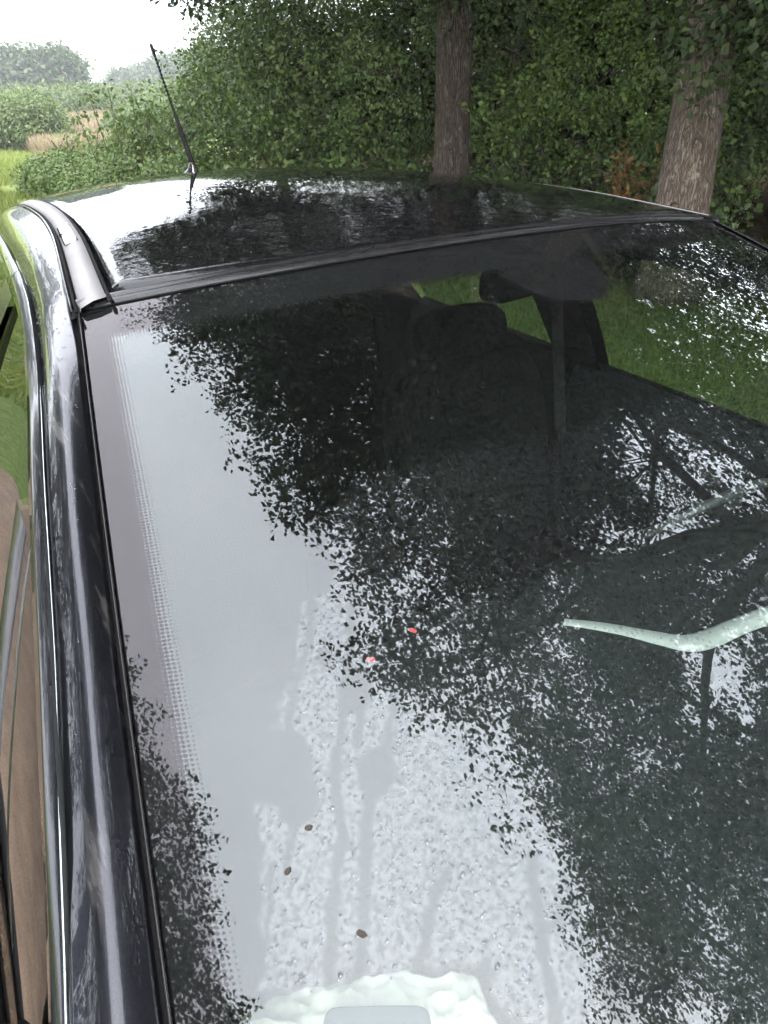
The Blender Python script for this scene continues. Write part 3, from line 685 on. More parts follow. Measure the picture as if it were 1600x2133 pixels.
far_bush(18.2, 50, 5, 2.6, 'bush beyond the hedge end right of the aerial', seed=147, n=360, leaf=.25)
G = 'far trees beyond the field'
def far_tree(az, d, h, w, lab, seed):
    a = math.radians(az); x, y = CAM[0] + d * math.sin(a), CAM[1] + d * math.cos(a); z = gz(x, y)
    tree('far_tree', lab, 'tree', [(x, y, z), (x, y, z + h * .2), (x, y, z + h * .4), (x, y, z + h * .7)], [.3, .26, .2, .1],
         [((x, y, z + h * .62), (w * .5, w * .5, h * .36)), ((x - w * .25, y, z + h * .45), (w * .33, w * .33, h * .28)), ((x + w * .27, y, z + h * .42), (w * .33, w * .33, h * .27)), ((x + w * .05, y, z + h * .82), (w * .28, w * .28, h * .17)), ((x, y, z + h * .25), (w * .4, w * .4, h * .2))],
         240, 20, .55, MAT['far_leaf'], .6, cut=.3, freq=.4, group=G, seed=seed, branch_every=40, wob=.04)
for i, (az, d, h, w, lab) in enumerate([
    (1.5, 92, 5.6, 6.5, 'far tree beyond the willow bush outermost in the row'), (4.3, 96, 6.0, 6, 'far tree above the big willow bush'), (6.6, 100, 6.6, 6, 'second far tree above the big willow bush'),
    (8.3, 98, 6.8, 5, 'tallest far tree of the row above the willow bush'), (9.6, 97, 6.3, 4, 'last far tree of the row before the gap'),
    (12.9, 150, 5.6, 5, 'small dark far tree standing right of the gap'), (14.4, 165, 7.0, 8, 'far tree on the slope right of the gap'), (15.6, 150, 8.0, 7, 'far tree left of the aerial on the slope'),
    (16.8, 135, 7.6, 7, 'far tree behind the aerial mast'), (18.4, 125, 7.6, 7, 'far tree just above the hedge end')]):
    far_tree(az, d, h, w, lab, 160 + i)

# ================================================================== THE CAR
car = empty('parked_car', (0, 0, 0)); tag(car, 'dark grey parked car with glossy black roof and dew on its windscreen', 'car')
GW, GBX, GBY, GBZ = .5547, .7274, -.9154, .9838
def S(t, s):
    t = np.asarray(t, float); s = np.asarray(s, float)
    return np.stack([t * (GW + (GBX - GW) * s), GBY * s - (.1065 + .12 * s) * (1 - t**2), 1.40 + (GBZ - 1.4) * s + .12 * s * (1 - s) + .0443 * (1 - t**2)], -1)
def Sn(t, s):
    h = 1e-4; n = np.cross(S(t + h, s) - S(t - h, s), S(t, s - h) - S(t, s + h)); return unit(n)
# dew on the windscreen: clean runs and wiped spots, laid out on the glass (t across, s down)
RUNS = [([(-.71, .44), (-.74, .485), (-.78, .55), (-.81, .59), (-.82, .63), (-.85, .675), (-.87, .715), (-.9, .8)], 9),
        ([(-.77, .45), (-.79, .49), (-.82, .52), (-.84, .555)], 8), ([(-.78, .605), (-.8, .635), (-.83, .69), (-.85, .72), (-.88, .8)], 10),
        ([(-.72, .54), (-.75, .58)], 8), ([(-.75, .53), (-.78, .575)], 6), ([(-.74, .665), (-.77, .685), (-.79, .71), (-.8, .74)], 8),
        ([(-.66, .665), (-.68, .7), (-.7, .75), (-.72, .82)], 10), ([(-.68, .705), (-.64, .695), (-.64, .685)], 6), ([(-.86, .62), (-.88, .645)], 6), ([(-.89, .64), (-.91, .685)], 3)]
SPOTS = [((-.76, .535), 42), ((-.77, .595), 42), ((-.86, .58), 66), ((-.85, .605), 42), ((-.78, .505), 17), ((-.64, .745), 36), ((-.76, .43), 62), ((-.78, .395), 80)]
EDGE_S = [.30, .345, .375, .415, .45, .51, .555, .605, .67, .725, 1.0]; EDGE_T = [-.50, -.66, -.71, -.74, -.78, -.82, -.86, -.89, -.91, -.93, -1.0]
def dew_mask(t, s):
    q = np.stack([t * 60, s * 90, t * 0], 1); n = (vnoise(q, 21) - .5) + .6 * (vnoise(q * 2.7, 22) - .5)
    X = 2200 * (t + .5 * s) + n * 9; Y = 3000 * s + n * 7
    d = (t - np.interp(s, EDGE_S, EDGE_T)) * 2200 + n * 26
    m = np.clip(d / 5, 0, 1) * np.clip((s - .33 + n * .02) / .02, 0, 1)
    for pts, w in RUNS:
        P = np.array([(2200 * (a + .5 * b), 3000 * b) for a, b in pts]); dm = np.full(len(t), 1e9)
        for a, b in zip(P[:-1], P[1:]):
            ab = b - a; k = np.clip(((X - a[0]) * ab[0] + (Y - a[1]) * ab[1]) / (ab @ ab), 0, 1)
            dm = np.minimum(dm, np.hypot(X - a[0] - k * ab[0], Y - a[1] - k * ab[1]))
        m *= np.clip((dm - w) / 4, 0, 1)
    for (a, b), r in SPOTS:
        dm = np.hypot(X - 2200 * (a + .5 * b), (Y - 3000 * b) * .9); m *= np.clip((dm - r) / 5, 0, 1)
    m *= 1 - np.clip((s - .712 + n * .006) / .004, 0, 1) * np.clip((-.735 - t + n * .02) / .01, 0, 1)
    return m
def make_windscreen():
    T = np.unique(np.r_[np.linspace(-1, -.5, 210), np.linspace(-.5, 1, 70)]); SS = np.unique(np.r_[np.linspace(0, .33, 40), np.linspace(.33, .82, 220), np.linspace(.82, 1, 10)])
    tt, ss = np.meshgrid(T, SS, indexing='ij'); tt = tt.ravel(); ss = ss.ravel()
    def ed(d, m0, m1): return np.clip((m1 - d) / (m1 - m0), 0, 1)
    def border(tt, ss):
        hw = GW + (GBX - GW) * ss
        return np.maximum.reduce([ed((1 - np.abs(tt)) * hw, .020, .046), ed(ss * 1.03, .055, .085), ed((1 - ss) * 1.03, .06, .09), ed(np.hypot(tt * .6, (ss - .08)), .07, .09)])
    def dot_uv(tt, ss): return np.stack([tt * .64 / .0036, ss * 1.03 / .0036], -1).reshape(-1, 2)
    ws = add('windscreen', S(tt, ss), grid_faces(len(T), len(SS)), MAT['windscreen'], car, uv=dot_uv(tt, ss), attrs={'mist': dew_mask(tt, ss), 'edge': border(tt, ss) * 1.02})
    # printed black border under the glass, dotted at its inner edge
    tt, ss = np.meshgrid(np.linspace(-1, 1, 241), np.linspace(0, 1, 201), indexing='ij')
    P = S(tt, ss); P = P - Sn(tt, ss) * .003
    e = border(tt, ss)
    keep = e.reshape(-1) > 0
    F = [f for f in grid_faces(241, 201, flip=True) if any(keep[i] for i in f)]
    used = np.unique(np.array(F)); rm = {int(a): i for i, a in enumerate(used)}
    uv = dot_uv(tt, ss)
    add('printed_border', P.reshape(-1, 3)[used], [tuple(rm[i] for i in f) for f in F], MAT['frit'], ws, uv=uv[used], attrs={'edge': e.reshape(-1)[used] * 1.02})
    # dew drops: small domes of water
    n = 40000; t = RNG.uniform(-.97, .35, n); s = RNG.uniform(.33, .88, n)
    m = dew_mask(t, s); cl = vnoise(np.stack([t * 18, s * 26, t * 0], 1), 31)
    ok = (m > .6) & (RNG.random(n) < .30 + .6 * cl); t = t[ok]; s = s[ok]; k = len(t)
    r = .0005 + .0013 * RNG.random(k) ** 1.5
    P = S(t, s); nn = Sn(t, s); a = unit(np.cross(nn, np.array([0, 1.0, .0]))); b = np.cross(nn, a); th = np.linspace(0, 2 * np.pi, 6, endpoint=False)
    sx = RNG.uniform(.7, 1.3, k); rings = []
    rings.append(P[:, None] + nn[:, None] * (r * .05)[:, None, None] + r[:, None, None] * (np.cos(th)[None, :, None] * a[:, None] * sx[:, None, None] + np.sin(th)[None, :, None] * b[:, None]))
    V = np.concatenate(rings + [(P + nn * (r * .5)[:, None])[:, None]], 1)      # 7 verts per drop
    Ft = np.array([(i, (i + 1) % 6, 6) for i in range(6)]); off = (np.arange(k) * 7)[:, None, None]
    faces = [tuple(x) for x in (Ft[None] + off).reshape(-1, 3).tolist()]
    o = add('dew_drops', V.reshape(-1, 3), faces, MAT['dew'], ws); o['kind'] = 'stuff'
    return ws
windscreen = make_windscreen()

ZI_Y = [-.12, 0, .3, .7, 1.2, 1.7]; ZI = [1.410, 1.418, 1.436, 1.434, 1.40, 1.34]
def sm(y, Y, Z):
    c = spline(np.stack([Y, Z], 1), 120); return np.interp(y, c[:, 0], c[:, 1])
def zi(y): return sm(y, ZI_Y, ZI)
IN_Y = [-.12, -.008, .098, .218, .347, .511, .674, .881, 1.4, 1.7]; IN_X = [.528, .519, .508, .495, .482, .470, .461, .452, .44, .43]
OU_Y = [-.12, -.006, .099, .226, .422, .639, 1.032, 1.7]; OU_X = [.575, .563, .551, .536, .515, .500, .487, .465]
def xin(y): return sm(y, IN_Y, IN_X)
def xou(y): return sm(y, OU_Y, OU_X)
YR = 1.62
def roof_pt(t, v):
    y = (-.1065 * (1 - t**2) + .022) * (1 - v) + YR * v
    tuck = .010 * np.clip((np.abs(t) - .965) / .035, 0, 1) ** 2 + .012 * np.clip((.012 - v) / .012, 0, 1) ** 2
    return np.stack([t * (xin(y) - .004), y, zi(y) + .036 * (1 - t**2) - tuck], -1)
def make_roof():
    T = np.unique(np.r_[np.linspace(-1, -.93, 8), np.linspace(-.93, .93, 50), np.linspace(.93, 1, 8)]); Vv = np.unique(np.r_[np.linspace(0, .02, 6), np.linspace(.02, 1, 60)])
    tt, vv = np.meshgrid(T, Vv, indexing='ij')
    roof = add('roof', roof_pt(tt, vv).reshape(-1, 3), grid_faces(len(T), len(Vv)), MAT['roof_paint'], car)
    # rubber seal between glass and roof
    T = np.linspace(-1, 1, 60); rows = []
    for k, (dy, dz) in enumerate([(.000, .0015), (.003, .005), (.008, .006), (.011, .003), (.014, .0065), (.019, .007), (.024, .000)]):
        P = S(T, T * 0); P[:, 1] += dy; P[:, 2] += dz + .004 * dy / .024; rows.append(P)
    MB().loft(rows).build('header_seal', MAT['gloss_trim'], car)
    # thin pale edge of the glass
    P = S(T, T * 0); P[:, 2] += .0012; MB().tube(P, .0013, 5).build('glass_edge', MAT['trim_grey'], windscreen)
    for sx in (-1, 1):
        y = np.linspace(-.012, 1.6, 60)
        def c(off_in, off_out, dz, w):
            a = xin(y) + off_in; b = xou(y) - off_out
            return np.stack([sx * (a + (b - a) * w), y, zi(y) - .010 * w + dz], 1)
        MB().loft([c(-.006, -.004, -.012, w) for w in (0, 1)], flip=sx < 0).build('roof_channel', MAT['rubber'], car)
        strip = MB().loft([c(.003, .008, dz, w) for w, dz in ((0, -.006), (.04, -.001), (.5, .001), (.96, -.001), (1, -.006))], flip=sx < 0).build('roof_strip', MAT['strip_plastic'], car)
        yl = np.linspace(-.02, 1.6, 60)
        for k, (dx, r) in enumerate(((-.0035, .0022), (.0012, .0016))):
            MB().tube(np.stack([sx * (xou(yl) + dx), yl, zi(yl) - .0105], 1), r, 6).build('strip_lip', MAT['gloss_trim'] if k else MAT['rubber'], strip)
        MB().tube(np.stack([sx * (xin(yl) + .0005), yl, zi(yl) - .004], 1), .0026, 6).build('strip_lip', MAT['rubber'], strip)
        if sx > 0: continue
        # little cover plate on the strip
        yy = np.array([.300, .455]); q = []
        for yv in yy:
            for w in (.30, .86):
                a = xin(yv) + .003; b = xou(yv) - .008; q.append((sx * (a + (b - a) * w), yv, zi(yv) - .010 * w))
        top = [(x, yv, z + .0035) for x, yv, z in q]; bot = [(x, yv, z - .002) for x, yv, z in q]
        V = top + bot; MB().raw(V, [(0, 1, 3, 2), (0, 2, 6, 4), (1, 5, 7, 3), (0, 4, 5, 1), (2, 3, 7, 6)]).build('cover_plate', MAT['white_plastic'], strip, False)
        cx = np.mean([v[0] for v in top[:2]]); 
        n0 = np.array(top[1]) * .5 + np.array(top[3]) * .5
        MB().box((n0[0] - .003, n0[1] - .006, n0[2] - .004), (n0[0] + .003, n0[1] + .006, n0[2] + .0006)).build('plate_notch', MAT['rubber'], strip, False)
        MB().raw([(x + dx_, yv + dy_, z + .0008) for (x, yv, z), (dx_, dy_) in zip(q, ((.0025 * sx * -1, -.0035), (.0025 * sx, -.0035), (-.0025 * sx, .0035), (.0025 * sx, .0035)))], [(0, 1, 3, 2)]).build('plate_gap', MAT['rubber'], strip, False)
    # aerial
    A = np.array([0, 1.34, 1.414])
    ae = empty('aerial', (0, 0, 0), car)
    rows = []
    for z, rx, ry, dy in ((-.004, .026, .052, 0), (.006, .024, .048, -.002), (.016, .015, .032, -.010), (.026, .010, .017, -.017), (.036, .0085, .010, -.019)):
        th = np.linspace(0, 2 * np.pi, 20, endpoint=False); rows.append(np.stack([A[0] + rx * np.cos(th), A[1] + dy + ry * np.sin(th) * np.where(np.sin(th) > 0, 1.0, .7), A[2] + z + 0 * th - .04 * (ry * np.sin(th))], 1))
    MB().loft(rows, True, caps=True).build('aerial_base', MAT['gloss_trim'], ae)
    d = unit(np.array([-.013, .455, .60])); p0 = A + np.array([0, -.018, .030]); Lm = .375
    MB().tube([p0, p0 + d * .03, p0 + d * .15, p0 + d * .155], [.0085, .0075, .0055, .004], 10).build('aerial_foot', MAT['rubber'], ae)
    u = np.linspace(.15, Lm - .03, 200); MB().tube(p0 + d * u[:, None], 0.0032 + .0009 * np.sin(u * 2 * np.pi / .012), 8).build('aerial_mast', MAT['rubber'], ae)
    MB().tube([p0 + d * (Lm - .032), p0 + d * (Lm - .028), p0 + d * (Lm - .006), p0 + d * Lm], [.0035, .0050, .0050, .0028], 8).build('aerial_tip', MAT['rubber'], ae)
make_roof()

DL = np.array([(-.83, -1.0, .945), (-.733, -.635, 1.129), (-.707, -.524, 1.182), (-.684, -.424, 1.227), (-.667, -.339, 1.263), (-.647, -.232, 1.303), (-.620, -.077, 1.344), (-.589, .202, 1.362), (-.571, .502, 1.366), (-.543, 1.237, 1.33), (-.53, 1.62, 1.275)])
WL = np.array([(-.80, -.82, .975), (-.733, -.56, 1.140), (-.715, -.47, 1.182), (-.692, -.355, 1.230), (-.662, -.193, 1.287), (-.633, -.026, 1.326), (-.601, .304, 1.341), (-.56, 1.217, 1.30), (-.55, 1.4, 1.25)])
_dl = spline(DL, 300); _wl = spline(WL, 300)
def dline(y): y = np.asarray(y, float); return np.stack([np.interp(y, _dl[:, 1], _dl[:, 0]), y, np.interp(y, _dl[:, 1], _dl[:, 2])], -1)
def wline(y): y = np.asarray(y, float); return np.stack([np.interp(y, _wl[:, 1], _wl[:, 0]), y, np.interp(y, _wl[:, 1], _wl[:, 2])], -1)
_ip = np.concatenate([S(np.full(30, -1.0), np.linspace(1.08, .04, 30)) + np.array([-.006, 0, .003]),
                      np.stack([-xou(np.linspace(.06, 1.7, 30)) - .004, np.linspace(.06, 1.7, 30), zi(np.linspace(.06, 1.7, 30)) - .012], 1)])
_ip = spline(_ip[::2], 300)
def iline(y): y = np.asarray(y, float); return np.stack([np.interp(y, _ip[:, 1], _ip[:, 0]), y, np.interp(y, _ip[:, 1], _ip[:, 2])], -1)
def mir(P, sx):
    P = np.array(P, float); P[..., 0] *= -sx; return P       # profiles are drawn for the x<0 side
def belt(y): y = np.asarray(y, float); return np.stack([np.full_like(y, -.805), y, np.full_like(y, .952)], -1)
def make_side(sx):
    y = np.linspace(-.96, 1.6, 150); I = iline(y); O = dline(y)
    tg = np.gradient(I + O, axis=0); nn = unit(np.cross(O - I, tg)); nn *= np.sign(nn[:, 2:3] - nn[:, 0:1])
    rows = []
    w0 = .46
    for w in np.r_[0, .015, np.linspace(.05, .97, 30), .99, 1]:
        x = (w - w0) / (w0 if w < w0 else 1 - w0)
        eps = np.interp(y, [-.3, .1], [.16, .3])
        h = np.interp(y, [-.9, -.2, .0, .25], [.0088, .0085, .009, .011]) * (np.sqrt(1 + eps) - np.sqrt(x * x + eps)) / (np.sqrt(1 + eps) - np.sqrt(eps))
        lip = -.006 * (w in (0, 1))
        rows.append(mir(I + (O - I) * w + nn * (h + lip)[:, None], sx))
    pil = MB().loft(rows, flip=(sx > 0)).build('roof_pillar', MAT['grey_paint'], car)
    if sx < 0:                              # beads of rain on the rail and the upper pillar
        Gd = np.array(rows); nd = unit(np.cross(np.gradient(Gd, axis=0), np.gradient(Gd, axis=1))); nd *= np.sign(nd[..., 2:3]); Vb = []; Fb = []
        for _ in range(620):
            i_ = RNG.integers(2, Gd.shape[0] - 3); j_ = int(np.clip(RNG.normal(66, 14), 20, 110)); p_ = Gd[i_, j_] + (Gd[i_ + 1, j_] - Gd[i_, j_]) * RNG.random() + (Gd[i_, j_ + 1] - Gd[i_, j_]) * RNG.random(); n_ = nd[i_, j_]
            r_ = .0007 + .0018 * RNG.random() ** 2.5; a_ = unit(np.cross(n_, [0, 1.0, 0])); b_ = np.cross(n_, a_); o_ = len(Vb); th = np.linspace(0, 2 * np.pi, 7, endpoint=False)
            for rr, hh in ((1, .0), (.65, .45)): Vb += [p_ + n_ * r_ * hh + r_ * rr * (math.cos(q) * a_ + 1.3 * math.sin(q) * b_) for q in th]
            Vb.append(p_ + n_ * r_ * .6)
            for q in range(7): Fb += [(o_ + q, o_ + (q + 1) % 7, o_ + 7 + (q + 1) % 7, o_ + 7 + q), (o_ + 7 + q, o_ + 7 + (q + 1) % 7, o_ + 14)]
        bd_ = add('rain_beads', Vb, Fb, MAT['dew'], pil); bd_['kind'] = 'stuff'
    # rubber between glass and pillar
    s = np.linspace(0, 1, 60); a = S(np.full(60, -1.0), s); b = iline(a[:, 1])
    MB().loft([mir(a + [0, 0, .0015], sx), mir(a * .75 + b * .25 + [0, 0, .004], sx), mir(a * .55 + b * .45 - [0, 0, .006], sx), mir(b - [0, 0, .008], sx)], flip=(sx > 0)).build('glass_seal', MAT['rubber'], car)
    MB().tube(mir(a * .93 + b * .07 + [0, 0, .003], sx), .0016, 5).build('glass_edge', MAT['gloss_trim'], windscreen)
    # front and rear door: frame, glass, panel
    body = np.array([(-.808, .944), (-.83, .90), (-.848, .75), (-.852, .55), (-.84, .36), (-.80, .25)])
    for nm, y0, y1, fr in (('front_door', -.74, .515, True), ('rear_door', .525, 1.36, False)):
        d = empty(nm, (0, 0, 0), car)
        yy = np.linspace(y0, y1, 70); a = dline(yy); b = wline(yy)
        out = np.array([-.004, 0, .0])
        MB().loft([mir(a + [.004, 0, -.012], sx), mir(a + [-.001, 0, -.0045], sx), mir(a * .9 + b * .1 + [-.003, 0, -.003], sx), mir(a * .5 + b * .5 + [-.006, 0, 0], sx), mir(b + [-.002, 0, 0], sx), mir(b + [.008, 0, -.002], sx)], flip=(sx > 0)).build('door_frame', MAT['grey_paint'], d)
        MB().tube(mir(a + [-.0035, 0, -.0015], sx), .0011, 6).build('frame_glint', MAT['bright_metal'], d)  # bright line modelled in place of the glint on the painted edge
        MB().tube(mir(b + [.004, 0, -.002], sx), .0035, 6).build('window_seal', MAT['rubber'], d)
        g0, g1 = (-.76, .44) if fr else (.60, 1.30)
        yy = np.linspace(g0, g1, 60); top = wline(yy) + [.009, 0, .004]; bo = belt(yy) + [.010, 0, -.01]
        bow = np.array([-.012, 0, 0])
        MB().loft([mir(top * (1 - w) + bo * w + bow * 4 * w * (1 - w), sx) for w in np.linspace(0, 1, 12)], flip=(sx > 0)).build('side_window', MAT['side_glass'], d)
        if fr:
            p0 = np.array([-.672, -.20, 1.262]); p1 = np.array([-.799, -.43, .955]); P = spline([p0, (p0 + p1) / 2 + [-.010, .005, 0], p1], 12)
            MB().loft([mir(P + [-.006, dy, dz], sx) for dy, dz in ((-.022, -.012), (-.012, -.004), (.010, .004), (.018, .006))]).build('window_divider', MAT['gloss_trim'], d)
        MB().tube(mir(belt(np.linspace(y0, y1, 30)) + [-.004, 0, -.002], sx), .009, 8).build('belt_moulding', MAT['rubber'], d)
        yy = np.linspace(y0 + .02, y1, 30)
        MB().loft([mir(np.stack([np.full(30, x), yy, np.full(30, z)], 1), sx) for x, z in body], flip=(sx > 0)).build('door_panel', MAT['body_paint'], d)
        MB().loft([mir(np.stack([np.full(30, x), yy, np.full(30, z)], 1), sx) for x, z in ((-.79, .955), (-.76, .94), (-.735, .85), (-.72, .6), (-.74, .3))], flip=(sx < 0)).build('door_lining', MAT['trim_grey'], d)
        fy = np.linspace(y0 + .1, y1 - .02, 40); fb = wline(fy)
        MB().loft([mir(fb + [.016, 0, .03], sx), mir(fb + [.028, 0, -.012], sx), mir(fb + [.020, 0, -.040], sx), mir(fb + [.012, 0, -.042], sx)]).build('frame_lining', MAT['headliner'], d)
        hy = y1 - .22
        MB().tube(mir(spline([(-.842, hy, .80), (-.885, hy + .03, .805), (-.885, hy + .14, .805), (-.846, hy + .17, .80)], 14), sx), .011, 8).build('door_handle', MAT['body_paint'], d)
        if fr:
            m = empty('door_mirror', (0, 0, 0), d)
            rows = []
            for k, (dx, sc) in enumerate(((-.86, .35), (-.885, .8), (-.93, 1.0), (-1.0, .98), (-1.04, .85), (-1.06, .45))):
                th = np.linspace(0, 2 * np.pi, 20, endpoint=False); rows.append(mir(np.stack([np.full(20, dx), -.52 + sc * .055 * np.cos(th), 1.0 + sc * .075 * np.sign(np.sin(th)) * np.abs(np.sin(th)) ** .7], 1), sx))
            MB().loft(rows, True, caps=True).build('mirror_housing', MAT['body_paint'], m)
            MB().tube(mir([(-.80, -.53, .95), (-.84, -.53, .955), (-.90, -.52, .97)], sx), [.03, .026, .022], 10).build('mirror_arm', MAT['rubber'], m)
            th = np.linspace(0, 2 * np.pi, 20, endpoint=False)
            MB().raw(mir(np.stack([-.965 + .075 * np.cos(th), np.full(20, -.462), 1.0 + .055 * np.sin(th)], 1), sx), [tuple(range(20))]).build('mirror_glass', MAT['bright_metal'], m, False)
    # B pillar outside and inside
    yy = np.array([.43, .612])
    MB().loft([mir(wline(yy) * (1 - w) + belt(yy) * w + [-.004 - .012 * 4 * w * (1 - w), 0, 0], sx) for w in np.linspace(0, 1, 10)], flip=(sx > 0)).build('door_pillar', MAT['gloss_trim'], car)
    MB().loft([mir(wline(yy) * (1 - w) + belt(yy) * w + [.03, 0, 0], sx) for w in np.linspace(0, 1.6, 10)], flip=(sx < 0)).build('pillar_lining', MAT['trim_grey'], car)
    yy = np.linspace(-.9, 0.02, 20); i = iline(yy); o = dline(yy)
    MB().loft([mir(i + [.012, 0, -.018], sx), mir(i * .5 + o * .5 + [.035, 0, -.03], sx), mir(o + [.012, 0, -.02], sx)], flip=(sx < 0)).build('pillar_lining', MAT['trim_grey'], car)
    # wing, rear quarter, sill
    for nm, y0, y1 in (('front_wing', -1.98, -.73), ('rear_quarter', 1.37, 1.93)):
        yy = np.linspace(y0, y1, 24); tp = np.clip((-yy - 1.5) / .5, 0, 1) ** 2 * .16 + np.clip((yy - 1.5) / .45, 0, 1) ** 2 * .07
        bd = [(-.70, .945), (-.775, .955)] + list(body) if nm == 'front_wing' else [(-.56, 1.27), (-.66, 1.12)] + list(body)
        dz = np.clip((-yy - .9) / 1.1, 0, 1) * .17
        rows = []
        for x, z in bd:
            f_ = np.clip((z - .5) / .45, 0, 1)
            rows.append(mir(np.stack([np.full(24, x) + tp, yy, z - dz * f_], 1), sx))
        MB().loft(rows, flip=(sx > 0)).build(nm, MAT['body_paint'], car)
    for wy in (-1.36, 1.22):
        wh = empty('wheel', (0, 0, 0), car); th = np.linspace(0, 2 * np.pi, 36, endpoint=False)
        def ring(r, x): return mir(np.stack([np.full(36, x), wy + r * np.cos(th), .31 + r * np.sin(th)], 1), sx)
        MB().loft([ring(r, x) for r, x in ((.20, -.70), (.29, -.70), (.31, -.72), (.31, -.85), (.295, -.866), (.21, -.864))], True).build('tyre', MAT['tyre'], wh)
        MB().loft([ring(r, x) for r, x in ((.21, -.862), (.195, -.855), (.18, -.84), (.06, -.85), (.001, -.852))], True).build('wheel_rim', MAT['rim'], wh)
for sx in (-1, 1): make_side(sx)
def make_body():
    T = np.linspace(-1, 1, 40); rows = []
    base = S(T, T * 0 + 1.0)
    for v in np.linspace(0, 1, 20):
        x = T * (.735 + .07 * min(1, v * 4) - .12 * v**3); y0 = base[:, 1] - .02; y1 = -2.0 + .12 * T**2
        y = y0 * (1 - v) + y1 * v; z = .955 - .19 * v**1.6 + .035 * (1 - T**2) * (1 - .4 * v)
        rows.append(np.stack([x, y, z], 1))
    MB().loft(rows).build('bonnet', MAT['body_paint'], car)
    front = rows[-1]
    MB().loft([front, front + [0, -.05, -.05], front * [1.04, 1, 1] + [0, -.09, -.25], front * [1.04, 1, 1] + [0, -.07, -.45], front + [0, .02, -.55]], flip=False).build('front_bumper', MAT['body_paint'], car)
    a = S(T, T * 0 + 1.0)
    MB().loft([a + [0, .012, .002], a + [0, -.008, .0], a + [0, -.018, -.02]]).build('cowl_panel', MAT['rubber'], car)
    re = roof_pt(T, T * 0 + 1.0)
    mid = np.stack([T * .60, 1.93 - .05 * T**2, np.full(40, 1.0)], 1)
    MB().loft([re + [0, .005, -.004], re * .5 + mid * .5 + [0, .02, .02], mid], flip=True).build('rear_window', MAT['side_glass'], car)
    lo = np.stack([T * .78, 2.0 - .10 * T**2, np.full(40, .62)], 1); lo2 = np.stack([T * .78, 1.98 - .10 * T**2, np.full(40, .28)], 1)
    MB().loft([mid, mid * .3 + lo * .7 + [0, .03, .05], lo, lo2], flip=True).build('tailgate', MAT['body_paint'], car)
    MB().box((-.78, -1.9, .2), (.78, 1.9, .24)).build('floor_pan', MAT['carpet'], car, False)
    MB().box((-.72, -1.12, .24), (.72, -1.08, .90)).build('bulkhead', MAT['carpet'], car, False)
    # headliner
    tt, vv = np.meshgrid(np.linspace(-1, 1, 30), np.linspace(0.0, 1, 30), indexing='ij'); P = roof_pt(tt * 1.0, vv); P[..., 0] *= 1.14; P[..., 2] -= .03 + .045 * np.abs(tt) ** 4; P[..., 1] += .01
    add('headliner', P.reshape(-1, 3), grid_faces(30, 30, flip=True), MAT['headliner'], car)
make_body()

